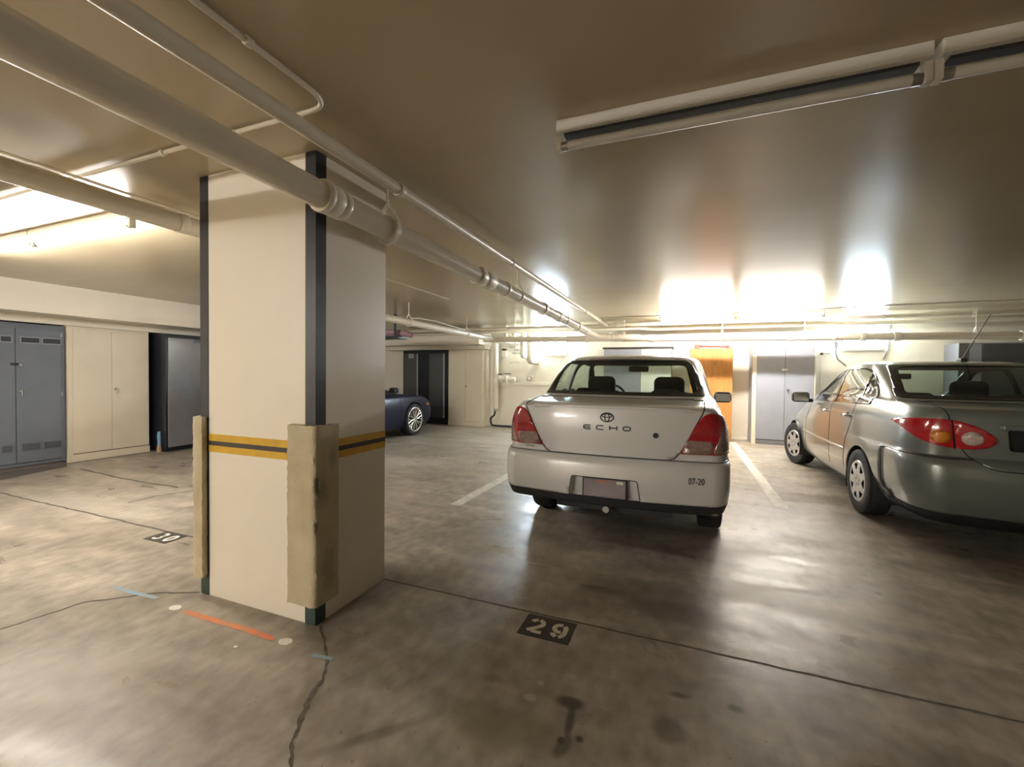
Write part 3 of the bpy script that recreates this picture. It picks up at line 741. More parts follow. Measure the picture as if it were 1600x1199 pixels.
# ------------------------------------------------------------------ pipework and prints on the back wall
WY = Y1
p1 = ony(775, 536, 9.9); p2 = ony(775, 640, 9.9)
r = empty('standpipe', (p1.x, 9.9, 0), 'cream vertical standpipe with side valve and black lever', 'pipe')
MB().tube([(0, 0, p2.z + .02), (0, 0, p1.z - .02)], .068, 18).build('riser', 'pipe', r, smooth=50)
MB().lathe([(.068, -.06), (.085, -.06), (.085, .06), (.068, .06)], (0, 0, ony(775, 595, 9.9).z), (0, 0, 1), 20).build('tee', 'pipe_ring', r, smooth=30)
zv = ony(790, 593, 9.9).z
MB().tube([(.06, 0, zv), (.16, 0, zv), (.165, 0, zv), (.26, 0, zv), (.265, 0, zv), (.52, 0, zv)], [.055, .055, .08, .08, .06, .055], 18).build('valve', 'pipe_ring', r, smooth=40)
for x in (.14, .30): MB().lathe([(.05, -.018), (.098, -.018), (.098, .018), (.05, .018)], (x, 0, zv), (1, 0, 0), 20).build('flange', 'pipe_ring', r, smooth=30)
MB().cyl((.2, 0, zv), (.2, 0, zv + .14), .016, 10).build('valve_stem', 'pipe_ring', r, smooth=40)
MB().box(.06, .19, -.025, .005, zv + .115, zv + .135).box(.21, .42, -.025, .005, zv + .125, zv + .145).build('lever', 'black', r, bevel=.003)
MB().cyl((0, 0, p2.z + .03), (0, 0, p2.z - .03), .05, 16).build('hose_clamp', 'steel', r, smooth=40)
h0 = Vector((p1.x, 9.9, p2.z))
hp = [ony(775, 640, 9.9), ony(774, 650, 9.9), ony(769, 645 + 8, 9.9), ony(768, 662, 9.9), onz(772, 666.5, .05), onz(800, 668, .05), onz(850, 671, .05)]
hp = [Vector((p1.x, 9.9, p2.z - .04)), Vector((p1.x - .02, 9.88, p2.z - .14)), Vector((p1.x - .10, 9.86, .22)), Vector((p1.x - .10, 9.85, .12)), Vector((p1.x - .05, 9.82, .045)), Vector((p1.x + .12, 9.8, .04)), Vector((p1.x + 1.5, 9.8, .04))]
o = MB().tube(hp, .026, 12).build('drain_hose', 'plastic', smooth=50); tag(o, 'black hose dropping from the standpipe along the wall foot', 'hose')
# ledge rail on the wall, small box, junction box, switch
a = ony(778, 598, WY); b = ony(905, 598, WY)
o = box('wall_rail', (a.x, b.x, WY - .03, WY, a.z - .05, a.z + .02), 'pipe_ring', bevel=.004); tag(o, 'narrow cream rail fixed across the wall behind the silver car', 'rail')
q = ony(826, 592, WY - .06)
r = empty('alarm_bell', (q.x, WY - .03, q.z), 'small grey device on the cream wall rail', 'device')
MB().lathe([(0, -.06), (.05, -.055), (.06, -.02), (.06, 0)], (0, 0, 0), (0, 1, 0), 16).build('dome', 'steel', r, smooth=50)
MB().box(.03, .10, -.02, 0, .05, .07).build('bracket', 'pipe_ring', r)
q = ony(788, 548, WY - .05)
r = empty('junction_box', (q.x, WY, q.z - .06), 'small cream switch box with dark cap beside the standpipe', 'switch box')
MB().box(-.06, .06, -.08, 0, -.09, .06).build('case', 'pipe_ring', r, bevel=.006)
MB().box(-.05, .05, -.10, -.01, .06, .105).build('cap', 'stripe_black', r, bevel=.004)
MB().tube([(-.02, -.03, -.09), (-.02, -.03, -.14), (-.05, -.03, -.16), (-.2, -.03, -.16)], .016, 8).build('elbow', 'pipe', r, smooth=50)
wall_back = bpy.data.objects['wall_back']
for body, px, py, s, m_ in (('GATE', 801, 542.5, .07, 'print'), ('FIRE', 808, 547.5, .085, 'print'), ('WATER', 808, 552.5, .075, 'print'), ('NOTICE', 804, 567, .07, 'greyprint')):
    q = ony(px, py, WY - .002)
    place_text('wall_lettering', body, s, m_, (q.x, WY - .0015, q.z), (1, 0, 0), (0, 0, 1), wall_back, depth=0.0005)
for i, px in enumerate((790, 803, 816, 828)):
    q = ony(px, 525, 9.75)
    rr = .05 if i < 3 else .07
    bot = (518, 540, 558, 566)[i]
    zb = ony(px, bot if i >= 2 else 534, 9.75).z
    o = MB().tube([(q.x, 9.75, CEIL), (q.x, 9.75, zb + .06), (q.x + .01, 9.78, zb + .02), (q.x + .04, Y1 - .0, zb)], rr, 14).build('riser_pipe', 'pipe', smooth=50)
    tag(o, 'cream riser pipe dropping from the ceiling, ' + ('next to the standpipe', 'second from the standpipe', 'third from the standpipe', 'thick one beside the bright wall lamp')[i], 'pipe', 'riser pipes by the wall lamp')

# ------------------------------------------------------------------ lockers behind the cars
r = root_at('cabinet', -.95, 9.95, 'white and grey double-door cabinet with dark top behind the silver car')
FY = 9.74
xa, xb = ony(944, 545, FY).x, ony(1050, 545, FY).x; xm = ony(1002, 545, FY).x; zt = ony(1000, 545, FY).z
wbox('body', (xa, xb, FY, Y1 - .01, 0, zt), 'midgrey', r, .003)
wbox('top_board', (xa - .03, xb + .03, FY - .03, Y1 - .01, zt, zt + .035), 'stripe_black', r, .004)
wbox('door', (xa + .01, xm - .003, FY - .018, FY, .05, zt - .01), 'palegrey', r, .003)
wbox('door', (xm + .003, xb - .01, FY - .018, FY, .05, zt - .01), 'steelwhite', r, .003)
# wooden wardrobe
FY = 9.80
r = root_at('wardrobe', .5, 9.97, 'orange wood-grain wardrobe against the back wall')
xa, xb, xm = ony(1078, 600, FY).x, ony(1144.5, 600, FY).x, ony(1111, 600, FY).x; zt = ony(1110, 545, FY).z
wbox('body', (xa, xb, FY, Y1 - .01, 0, zt), 'wood', r, .003)
wbox('door', (xa + .004, xm - .002, FY - .018, FY, .05, zt - .004), 'wood', r, .002)
wbox('door', (xm + .002, xb - .004, FY - .018, FY, .05, zt - .004), 'wood', r, .002)
wbox('pull', (xm + .03, xm + .09, FY - .03, FY - .018, 1.56, 1.575), 'chrome', r, .002)
o = MB()
ra = empty('folded_stand', ((xa + xb) / 2, FY + .12, zt), 'red-brown folded metal stand lying on the wooden wardrobe', 'stand')
MB().tube([(-.28, 0, .05), (.33, .0, .03)], .013, 8).tube([(-.24, .05, .075), (.30, .04, .05)], .009, 8).build('rod', 'redbrown', ra, smooth=50)
MB().box(-.32, -.22, -.04, .07, 0, .1).build('bracket', 'redbrown', ra, bevel=.01)
MB().box(.28, .34, -.03, .06, 0, .07).build('foot', 'redbrown', ra, bevel=.01)
# pale grey double doors
FY = 9.66
r = root_at('locker', 1.75, 9.9, 'pale grey double-door metal locker right of the wooden wardrobe')
xa, xb, xm = ony(1175, 600, FY).x, ony(1274, 600, FY).x, ony(1226, 600, FY).x; zt = ony(1226, 541, FY).z
wbox('body', (xa, xb, FY, Y1 - .01, 0.0, zt), 'palegrey', r, .003)
wbox('frame', (xa, xa + .075, FY - .014, FY, 0.0, zt), 'creamcab', r, .003)
wbox('frame', (xb - .02, xb, FY - .014, FY, 0.0, zt), 'creamcab', r, .003)
wbox('base_rail', (xa + .075, xb - .02, FY - .014, FY, 0, .085), 'midgrey', r, .003)
wbox('door', (xa + .08, xm - .003, FY - .016, FY, .10, zt - .02), 'palegrey', r, .004)
wbox('door', (xm + .003, xb - .025, FY - .016, FY, .10, zt - .02), 'palegrey', r, .004)
wbox('threshold_gap', (xa + .08, xb - .025, FY - .012, FY, .085, .10), 'plastic', r)
l = r.location
q = ony(1226, 578, FY); wbox('latch', (q.x - .05, q.x + .05, FY - .04, FY - .016, q.z - .02, q.z + .02), 'steelwhite', r, .006)
q = ony(1231, 610, FY); lever(r, (q.x - l.x, FY - .016 - l.y, q.z), (0, -1, 0), 'chrome')
# wall panel and fittings right of it
q = ony(1284, 553, WY - .03)
r = empty('valve_handle', (q.x, WY, q.z), 'small dark valve handle on a thin pipe beside the grey locker', 'valve')
MB().cyl((0, 0, 0), (0, -.06, 0), .025, 12).build('hub', 'stripe_black', r, smooth=40)
MB().tube([(0, -.05, 0), (.13, -.05, .005)], .010, 8).build('handle', 'steel', r, smooth=40)
MB().tube([(0, -.02, -.9), (0, -.02, .3)], .010, 8).build('thin_pipe', 'pipe', r, smooth=40)
for pts, lab in (([(1307, 541), (1306, 552), (1309, 562), (1322, 572)], 'grey cable with plug hanging left of the square wall lamp'), ([(1390, 512), (1388, 530), (1387, 548), (1380, 562)], 'grey cable with plug hanging right of the square wall lamp')):
    pp = [ony(x, y, WY - .03) for x, y in pts]
    r = empty('wall_cable', pp[0], lab, 'cable')
    MB().tube([p - pp[0] for p in pp], .012, 8).build('cord', 'midgrey', r, smooth=50)
    MB().box(-.03, .03, -.03, .03, -.02, .09).build('plug', 'midgrey', r, bevel=.008)
r = root_at('locker', 5.4, 9.9, 'grey metal locker with dark door behind the grey car')
FY = 9.7
xa = ony(1497, 560, FY).x
zt = ony(1540, 536, FY).z
wbox('body', (xa, xa + 2.2, FY, Y1 - .01, 0, zt), 'midgrey', r, .003)
wbox('edge_panel', (xa, xa + .12, FY - .02, FY, 0, zt), 'taupe', r, .003)
wbox('door', (xa + .14, ony(1533, 560, FY).x, FY - .018, FY, .08, zt - .02), 'palegrey', r, .003)
wbox('door', (ony(1534, 560, FY).x, xa + 1.5, FY - .018, FY, .08, zt - .02), 'cabdoor2', r, .003)
# ------------------------------------------------------------------ car bodies
def pchip(xs, ys, x):
    xs = np.array(xs, float); ys = np.array(ys, float); h = np.diff(xs); d = np.diff(ys) / h
    m = np.zeros_like(ys)
    for i in range(1, len(xs) - 1):
        if d[i - 1] * d[i] > 0:
            w1 = 2 * h[i] + h[i - 1]; w2 = h[i] + 2 * h[i - 1]; m[i] = (w1 + w2) / (w1 / d[i - 1] + w2 / d[i])
    m[0] = d[0]; m[-1] = d[-1]
    i = np.clip(np.searchsorted(xs, x) - 1, 0, len(h) - 1); t = (x - xs[i]) / h[i]
    return (ys[i] * (1 + 2 * t) * (1 - t) ** 2 + m[i] * h[i] * t * (1 - t) ** 2 + ys[i + 1] * t * t * (3 - 2 * t) + m[i + 1] * h[i] * t * t * (t - 1))

NR, NCR, NS, NF = 12, 10, 46, 10
def outline(yr, yf, w, wr, wf, br, cx, cy, bf, cxf, cyf):
    k = min(1.0, (yf - yr) * 0.44 / (br + cy), (yf - yr) * 0.44 / (bf + cyf))
    br, cy, bf, cyf = br * k, cy * k, bf * k, cyf * k
    cx = min(cx, wr * .8); cxf = min(cxf, wf * .8)
    pts = []
    xe = wr - cx
    for i in range(NR):
        x = xe * i / NR; pts.append((x, yr + br * (x / xe) ** 2))
    for i in range(NCR):
        a = (PI / 2) * i / NCR; s = math.sin(a); c = math.cos(a)
        pts.append((xe + cx * s ** .9, yr + br + cy * (1 - c ** .9)))
    ys, ye = yr + br + cy, yf - bf - cyf; ym = (ys + ye) / 2
    for i in range(NS + 1):
        t = i / NS; y = ys + (ye - ys) * t
        x = w - (w - wr) * ((ym - y) / (ym - ys)) ** 2 if y < ym else w - (w - wf) * ((y - ym) / (ye - ym)) ** 2
        pts.append((x, y))
    xe = wf - cxf
    for i in range(NCR - 1, -1, -1):
        a = (PI / 2) * i / NCR; s = math.sin(a); c = math.cos(a)
        pts.append((xe + cxf * s ** .9, yf - bf - cyf * (1 - c ** .9)))
    for i in range(NF - 1, -1, -1):
        x = xe * i / NF; pts.append((x, yf - bf * (x / xe) ** 2))
    return pts

def hull(rows):
    """rows: z, yr, yf, w, wr, wf, br, cx, cy, bf, cxf, cyf -> bmesh"""
    A = np.array(rows, float); zs = A[:, 0]
    lev = []
    for i in range(len(zs) - 1):
        span = max((zs[i + 1] - zs[i]) / 0.022, abs(A[i + 1, 1] - A[i, 1]) / 0.05, abs(A[i + 1, 2] - A[i, 2]) / 0.07)
        n = int(max(1, min(10, round(span))))
        lev += [zs[i] + (zs[i + 1] - zs[i]) * k / n for k in range(n)]
    lev.append(zs[-1])
    bm = bmesh.new(); rings = []
    for z in lev:
        p = [float(pchip(zs, A[:, c], z)) for c in range(1, A.shape[1])]
        o = outline(*p)
        full = [(x, y, z) for x, y in o] + [(-x, y, z) for x, y in reversed(o[1:-1])]
        rings.append([bm.verts.new(q) for q in full])
    n = len(rings[0])
    for a in range(len(rings) - 1):
        for i in range(n):
            j = (i + 1) % n
            bm.faces.new((rings[a][i], rings[a][j], rings[a + 1][j], rings[a + 1][i]))
    m = n // 2
    for ring, flip in ((rings[0], True), (rings[-1], False)):
        for i in range(m):
            q = [ring[i], ring[i + 1], ring[(n - i - 1) % n], ring[(n - i) % n]]
            u = []
            for v in q:
                if v not in u: u.append(v)
            if len(u) >= 3: bm.faces.new(u if not flip else list(reversed(u)))
    bmesh.ops.recalc_face_normals(bm, faces=bm.faces)
    bm.faces.layers.int.new('part')
    return bm

def inside(poly, u, v):
    c = False; n = len(poly); j = n - 1
    for i in range(n):
        (xi, yi), (xj, yj) = poly[i], poly[j]
        if (yi > v) != (yj > v) and u < (xj - xi) * (v - yi) / (yj - yi) + xi: c = not c
        j = i
    return c

def rounded(pts, r, k=4):
    """round the corners of a polygon"""
    out = []; n = len(pts)
    rs = r if isinstance(r, (list, tuple)) else [r] * n
    for i in range(n):
        a, b, c = Vector(pts[i - 1]), Vector(pts[i]), Vector(pts[(i + 1) % n])
        u, w = (a - b), (c - b); rr = min(rs[i], u.length * .45, w.length * .45)
        if rr < 1e-4: out.append(tuple(b)); continue
        p, q = b + u.normalized() * rr, b + w.normalized() * rr
        for t in range(k + 1):
            t /= k; out.append(tuple((1 - t) ** 2 * p + 2 * t * (1 - t) * b + t * t * q))
    return out

def cut(bm, poly, axis, flt, part):
    """cut the outline of poly (projected along axis) into the faces passing flt, tag those inside"""
    L = bm.faces.layers.int['part']
    iu = 0 if axis == 'y' else 1
    us = [p[0] for p in poly]; vs = [p[1] for p in poly]
    u0, u1, v0, v1 = min(us) - .08, max(us) + .08, min(vs) - .08, max(vs) + .08
    def cand(f):
        c = f.calc_center_median(); return u0 < c[iu] < u1 and v0 < c.z < v1 and flt(f, c)
    n = len(poly)
    for i in range(n):
        a, b = poly[i], poly[(i + 1) % n]
        du, dv = b[0] - a[0], b[1] - a[1]
        if abs(du) + abs(dv) < 1e-6: continue
        lo_u, hi_u, lo_v, hi_v = min(a[0], b[0]) - .06, max(a[0], b[0]) + .06, min(a[1], b[1]) - .06, max(a[1], b[1]) + .06
        fs = []
        for f in bm.faces:
            c = f.calc_center_median()
            if lo_u < c[iu] < hi_u and lo_v < c.z < hi_v and flt(f, c): fs.append(f)
        if not fs: continue
        g = set(fs)
        for f in fs:
            g.update(f.edges); g.update(f.verts)
        co = (a[0], 0, a[1]) if axis == 'y' else (0, a[0], a[1])
        no = (dv, 0, -du) if axis == 'y' else (0, dv, -du)
        bmesh.ops.bisect_plane(bm, geom=list(g), dist=1e-5, plane_co=co, plane_no=no)
    got = []
    for f in bm.faces:
        c = f.calc_center_median()
        if u0 < c[iu] < u1 and v0 < c.z < v1 and flt(f, c) and inside(poly, c[iu], c.z):
            f[L] = part; got.append(f)
    return got

def islands(faces):
    faces = set(faces); out = []
    while faces:
        st = [faces.pop()]; isl = []
        while st:
            f = st.pop(); isl.append(f)
            for e_ in f.edges:
                for g in e_.link_faces:
                    if g in faces: faces.remove(g); st.append(g)
        out.append(isl)
    return out

def split_parts(bm, spec, root):
    """spec: {id: (name, material(s), thickness, offset, seam)}; every connected piece becomes a part of its own"""
    L = bm.faces.layers.int['part']
    for pid in spec:                       # slivers go back to the body
        if pid == 0: continue
        for isl in islands([f for f in bm.faces if f[L] == pid]):
            if sum(f.calc_area() for f in isl) < .0012 and pid not in (5, 6, 7, 8, 17):
                for f in isl: f[L] = 0
    for pid, (name, mats, thick, off, seam) in spec.items():
        for isl in islands([f for f in bm.faces if f[L] == pid]):
            if sum(f.calc_area() for f in isl) < .0002: continue
            vi = {}; vs = []; fs = []; ec = {}
            for f in isl:
                q = []
                for v in f.verts:
                    if v not in vi: vi[v] = len(vs); vs.append(v.co.copy())
                    q.append(vi[v])
                fs.append(q)
                for i in range(len(q)):
                    k = (min(q[i], q[i - 1]), max(q[i], q[i - 1])); ec[k] = ec.get(k, 0) + 1
            me = bpy.data.meshes.new(name); me.from_pydata(vs, [], fs); me.update()
            o = link(name, me, mats, root, smooth=45)
            if thick:
                s = o.modifiers.new('thickness', 'SOLIDIFY'); s.thickness = thick; s.offset = off
                if not isinstance(mats, str): s.material_offset = 1; s.material_offset_rim = 0
            if seam:
                edges = {}
                for (a, b), c in ec.items():
                    if c == 1:
                        edges.setdefault(a, []).append(b); edges.setdefault(b, []).append(a)
                used = set()
                for a in edges:
                    for b in edges[a]:
                        if (min(a, b), max(a, b)) in used: continue
                        path = [a, b]; used.add((min(a, b), max(a, b)))
                        while True:
                            nx = [c for c in edges[path[-1]] if (min(path[-1], c), max(path[-1], c)) not in used]
                            if not nx: break
                            used.add((min(path[-1], nx[0]), max(path[-1], nx[0]))); path.append(nx[0])
                        keep = [vs[path[0]]]
                        for i in path[1:]:
                            if (vs[i] - keep[-1]).length > .004: keep.append(vs[i])
                        if len(keep) > 6: MB().tube(keep, seam, 5, cap=False).build('panel_gap', 'seam', o, smooth=60)

def wheel(root, x, y, r, w, side, rim_r, style, steer=0.0):
    """wheel whose outer face looks to side (+1 / -1 along x)"""
    W = bpy.data.objects.new('wheel', None); COL.objects.link(W); W.parent = root; W.location = (x, y, r); W.rotation_euler = (0, 0, steer)
    ax = (side, 0, 0); h = w / 2
    MB().lathe([(rim_r - .012, -h * .85), (rim_r + .01, -h * .97), (r * .90, -h), (r * .965, -h * .93), (r * .992, -h * .75), (r, -h * .4), (r, h * .4), (r * .992, h * .75), (r * .965, h * .93), (r * .90, h), (rim_r + .01, h * .97), (rim_r - .012, h * .85)], (0, 0, 0), ax, 48).build('tyre', 'rubber', W, smooth=40)
    # inner barrel
    MB().lathe([(rim_r, h * .86), (rim_r - .012, h * .80), (rim_r - .02, -h * .8), (0.05, -h * .75)], (0, 0, 0), ax, 40).build('rim_barrel', 'plastic', W, smooth=40)
    def pt(rr, a, hh): return (side * hh, rr * math.cos(a), rr * math.sin(a))
    if style == 'cap':
        mb = MB(); na = 7 * 14; rad = [.0, .07, .14, .22, .30, .40, .50, .56, .66, .76, .84, .90, .96, 1.0]
        prof = [.85, .85, .86, .90, .93, .95, .96, .965, .965, .96, .95, .97, .96, .86]
        vs = []; fs = []
        for i, q in enumerate(rad):
            for k in range(na): vs.append(pt(max(q, .004) * rim_r, 2 * PI * k / na, prof[i] * h + .004))
        for i in range(len(rad) - 1):
            for k in range(na):
                ph = (k % 14); rm = (rad[i] + rad[i + 1]) / 2
                half = 1.5 + 2.6 * (rm - .55) / .3
                if .56 <= rm <= .86 and abs(ph - 6.5) < max(1.6, half) : continue
                fs.append((i * na + k, i * na + (k + 1) % na, (i + 1) * na + (k + 1) % na, (i + 1) * na + k))
        mb.add(vs, fs).build('hubcap', 'hubcap', W, smooth=35)
        for k in range(5):
            a = 2 * PI * k / 5 + .3
            MB().cyl(pt(.25 * rim_r, a, .88 * h), pt(.25 * rim_r, a, .955 * h), .011, 10).build('lug_hole', 'plastic', W)
        MB().lathe([(0, h * .97), (.16 * rim_r, h * .95), (.17 * rim_r, h * .86)], (0, 0, 0), ax, 20).build('centre_cap', 'hubcap', W, smooth=40)
    elif style == 'alloy':
        MB().lathe([(rim_r + .004, h * .95), (rim_r - .004, h * .98), (rim_r - .022, h * .93), (rim_r - .024, h * .80)], (0, 0, 0), ax, 48).build('rim_lip', 'alloy', W, smooth=40)
        for k in range(10):
            a = 2 * PI * k / 10 + .1
            mb = MB()
            for s in (-1, 1):
                mb.tube([pt(.16 * rim_r, a, h * .86), pt(.45 * rim_r, a + s * .05, h * .84), pt(.98 * rim_r, a + s * .16, h * .90)], [.013, .010, .009], 6)
            mb.build('spoke', 'alloy', W, smooth=50)
        MB().lathe([(0, h * .92), (.13 * rim_r, h * .92), (.2 * rim_r, h * .84), (.2 * rim_r, h * .7)], (0, 0, 0), ax, 20).build('hub', 'alloy', W, smooth=40)
        MB().lathe([(.03, h * .38), (.8 * rim_r, h * .38), (.8 * rim_r, h * .28), (.03, h * .28)], (0, 0, 0), ax, 36).build('brake_disc', 'darkvent', W, smooth=30)
        MB().box(side * h * .2, side * h * .55, -.86 * rim_r, -.5 * rim_r, -.11, .11).build('caliper', 'caliper', W, bevel=.01)
    return W

def softbox(name, b, material, parent, r=.05):
    o = MB().box(*b).build(name, material, parent)
    m = o.modifiers.new('bevel', 'BEVEL'); m.width = r; m.segments = 4; m.limit_method = 'NONE'
    for p in o.data.polygons: p.use_smooth = True
    return o

def cabin(root, P):
    """seats, shelf, dashboard, mirror inside a car; P: y of parts and z of belt"""
    zb = P['belt']
    softbox('parcel_shelf', (-P['w'] + .10, P['w'] - .10, P['shelf'][0], P['shelf'][1], zb - .08, zb - .02), 'lining', root, .02)
    softbox('rear_seat', (-P['w'] + .10, P['w'] - .10, P['shelf'][1] - .12, P['shelf'][1] + .12, .35, zb - .01), 'seat', root, .05)
    for s in (-1, 1):
        softbox('rear_headrest', (s * .36 - .13, s * .36 + .13, P['shelf'][1] - .09, P['shelf'][1] + .03, zb - .05, zb + .07), 'seat', root, .05)
        y = P['front']
        softbox('front_seat', (s * .36 - .21, s * .36 + .21, y - .13, y + .03, .35, zb + .03), 'seat', root, .06)
        softbox('headrest', (s * .36 - .155, s * .36 + .155, y - .15, y - .02, zb - .03, zb + .185), 'seat', root, .064)
    softbox('dashboard', (-P['w'] + .08, P['w'] - .08, P['dash'], P['dash'] + .55, .55, zb - .06), 'lining', root, .06)
    MB().lathe([(.175, -.012), (.19, 0), (.175, .012), (.16, 0), (.175, -.012)], (-.36, P['dash'] - .12, zb - .08), (0, -.85, .5), 24).build('steering_wheel', 'lining', root, smooth=60)
    softbox('rear_view_mirror', (-.115, .115, P['mirror'] - .02, P['mirror'] + .02, P['mz'] - .035, P['mz'] + .035), 'plastic', root, .018)
    MB().cyl((0, P['mirror'] + .01, P['mz']), (0, P['mirror'] + .09, P['mz'] + .10), .012, 8).build('mirror_stalk', 'plastic', root)
    MB().box(-P['w'] + .06, P['w'] - .06, .95, P['dash'] + .5, .26, .34).build('cabin_floor', 'lining', root)

def door_mirror(root, x, y, z, side, material, w=.19, h=.125):
    """door mirror, glass facing rearwards"""
    R_ = bpy.data.objects.new('door_mirror', None); COL.objects.link(R_); R_.parent = root; R_.location = (x, y, z)
    softbox('mirror_shell', (side * .04 - (0 if side > 0 else w), side * .04 + (w if side > 0 else 0), -.02, .09, -h / 2, h / 2), material, R_, .04)
    MB().box(side * .06 - (0 if side > 0 else w - .035), side * .06 + (w - .035 if side > 0 else 0), -.026, -.018, -h / 2 + .018, h / 2 - .018).build('mirror_glass', 'chrome', R_, bevel=.002)
    MB().box(min(0, side * .06) - .0, max(0, side * .06), .0, .07, -h / 2, -h / 2 + .05).build('mirror_arm', 'plastic', R_, bevel=.01)
    return R_

def seam_line(bvh, pts, axis, root, r=.0028, sgn=-1):
    """dark panel gap line laid on the body; pts in (u, z) seen along axis"""
    out = []
    for i in range(len(pts) - 1):
        for k in range(8):
            t = k / 8; u = pts[i][0] * (1 - t) + pts[i + 1][0] * t; z = pts[i][1] * (1 - t) + pts[i + 1][1] * t
            if axis == 'y': hit = bvh.ray_cast(Vector((u, -2, z)), Vector((0, 1, 0)))
            else: hit = bvh.ray_cast(Vector((sgn * 3, u, z)), Vector((-sgn, 0, 0)))
            if hit[0]: out.append(hit[0])
    if len(out) > 2: MB().tube(out, r, 5).build('panel_gap', 'seam', root, smooth=60)

def arches(bm, ys, zc, r, part=99):
    for y in ys:
        poly = [(y + r * math.cos(2 * PI * k / 32), max(zc + r * math.sin(2 * PI * k / 32), -.2)) for k in range(32)]
        cut(bm, poly, 'x', lambda f, c: abs(c.x) > .45 and c.z > .05, part)
def liners(root, ys, zc, r, w):
    for y in ys:
        for s in (-1, 1):
            mb = MB().lathe([(r + .006, 0.0), (r + .012, -.02), (r + .012, -.27), (.03, -.27)], (s * (w - .018), y, zc), (s, 0, 0), 36)
            mb.f = [f for f in mb.f if len(f) == 4 and sum(mb.v[i][2] for i in f) / 4 > .2]
            mb.build('wheel_arch_liner', 'plastic', root, smooth=40)

# ================================================================== silver saloon
EX, EY = -0.52, 3.07
echo = empty('car', (EX, EY, 0), 'silver compact saloon parked nose-in with red tail lamps', 'car')
# z, yr, yf, w, wr, wf, br, cx, cy, bf, cxf, cyf
rowsE = [
 (0.19, 0.25, 3.96, 0.7, 0.64, 0.62, 0.04, 0.144, 0.18, 0.1, 0.25, 0.3),
 (0.26, 0.12, 4.09, 0.8, 0.74, 0.72, 0.048, 0.1584, 0.2016, 0.12, 0.25, 0.35),
 (0.36, 0.045, 4.16, 0.822, 0.785, 0.75, 0.056, 0.1584, 0.216, 0.15, 0.25, 0.4),
 (0.45, 0.015, 4.2, 0.83, 0.81, 0.76, 0.06, 0.144, 0.216, 0.17, 0.25, 0.42),
 (0.56, 0., 4.205, 0.832, 0.82, 0.76, 0.064, 0.144, 0.216, 0.18, 0.25, 0.42),
 (0.66, 0.008, 4.18, 0.832, 0.82, 0.755, 0.064, 0.144, 0.216, 0.18, 0.25, 0.42),
 (0.7, 0.022, 4.14, 0.831, 0.819, 0.75, 0.064, 0.144, 0.216, 0.18, 0.25, 0.42),
 (0.718, 0.05, 4.11, 0.83, 0.815, 0.745, 0.064, 0.1368, 0.216, 0.18, 0.25, 0.42),
 (0.726, 0.1, 4.1, 0.83, 0.81, 0.74, 0.06, 0.1296, 0.2016, 0.18, 0.25, 0.42),
 (0.8, 0.095, 3.99, 0.829, 0.805, 0.73, 0.06, 0.1224, 0.2016, 0.18, 0.25, 0.42),
 (0.9, 0.09, 3.71, 0.825, 0.8, 0.72, 0.06, 0.1224, 0.2016, 0.15, 0.25, 0.4),
 (0.98, 0.095, 3.42, 0.815, 0.785, 0.72, 0.06, 0.1224, 0.2016, 0.12, 0.22, 0.35),
 (1.03, 0.1, 3.18, 0.803, 0.765, 0.715, 0.06, 0.1224, 0.2016, 0.11, 0.2, 0.3),
 (1.062, 0.1, 3.1, 0.79, 0.745, 0.71, 0.06, 0.1224, 0.2016, 0.1, 0.2, 0.3),
 (1.078, 0.125, 3.07, 0.783, 0.735, 0.705, 0.06, 0.1224, 0.2016, 0.1, 0.2, 0.3),
 (1.09, 0.19, 3.04, 0.778, 0.73, 0.7, 0.064, 0.1152, 0.2016, 0.1, 0.2, 0.3),
 (1.11, 0.36, 3., 0.77, 0.705, 0.695, 0.09, 0.15, 0.28, 0.1, 0.2, 0.3),
 (1.13, 0.52, 2.97, 0.763, 0.7, 0.69, 0.1, 0.14, 0.28, 0.1, 0.2, 0.3),
 (1.15, 0.6, 2.93, 0.756, 0.695, 0.685, 0.1, 0.14, 0.28, 0.1, 0.2, 0.3),
 (1.25, 0.75, 2.77, 0.727, 0.672, 0.66, 0.1, 0.14, 0.27, 0.1, 0.18, 0.3),
 (1.38, 0.96, 2.52, 0.688, 0.638, 0.62, 0.1, 0.14, 0.26, 0.1, 0.18, 0.3),
 (1.445, 1.08, 2.37, 0.655, 0.61, 0.59, 0.1, 0.15, 0.26, 0.1, 0.18, 0.3),
 (1.475, 1.16, 2.28, 0.62, 0.58, 0.56, 0.1, 0.18, 0.26, 0.1, 0.18, 0.3),
 (1.495, 1.27, 2.2, 0.56, 0.53, 0.52, 0.1, 0.2, 0.26, 0.1, 0.18, 0.3),
 (1.512, 1.48, 2.08, 0.43, 0.41, 0.4, 0.08, 0.2, 0.2, 0.08, 0.18, 0.2),
 (1.52, 1.68, 1.95, 0.2, 0.18, 0.18, 0.04, 0.1, 0.1, 0.04, 0.1, 0.1)]
bm = hull(rowsE)
BV = BVHTree.FromBMesh(bm)
rear = lambda f, c: c.y < .62
def sym(p): return [(-x, z) for x, z in reversed(p)]
# trunk lid
lid = rounded([(-.455, .722), (.455, .722), (.50, .78), (.585, .95), (.64, 1.055), (.66, 1.124), (-.66, 1.124), (-.64, 1.055), (-.585, .95), (-.50, .78)], [.07, .07, .05, .1, .03, .01, .01, .03, .1, .05])
cut(bm, lid, 'y', lambda f, c: c.y < .55 and c.z > .7, 2)
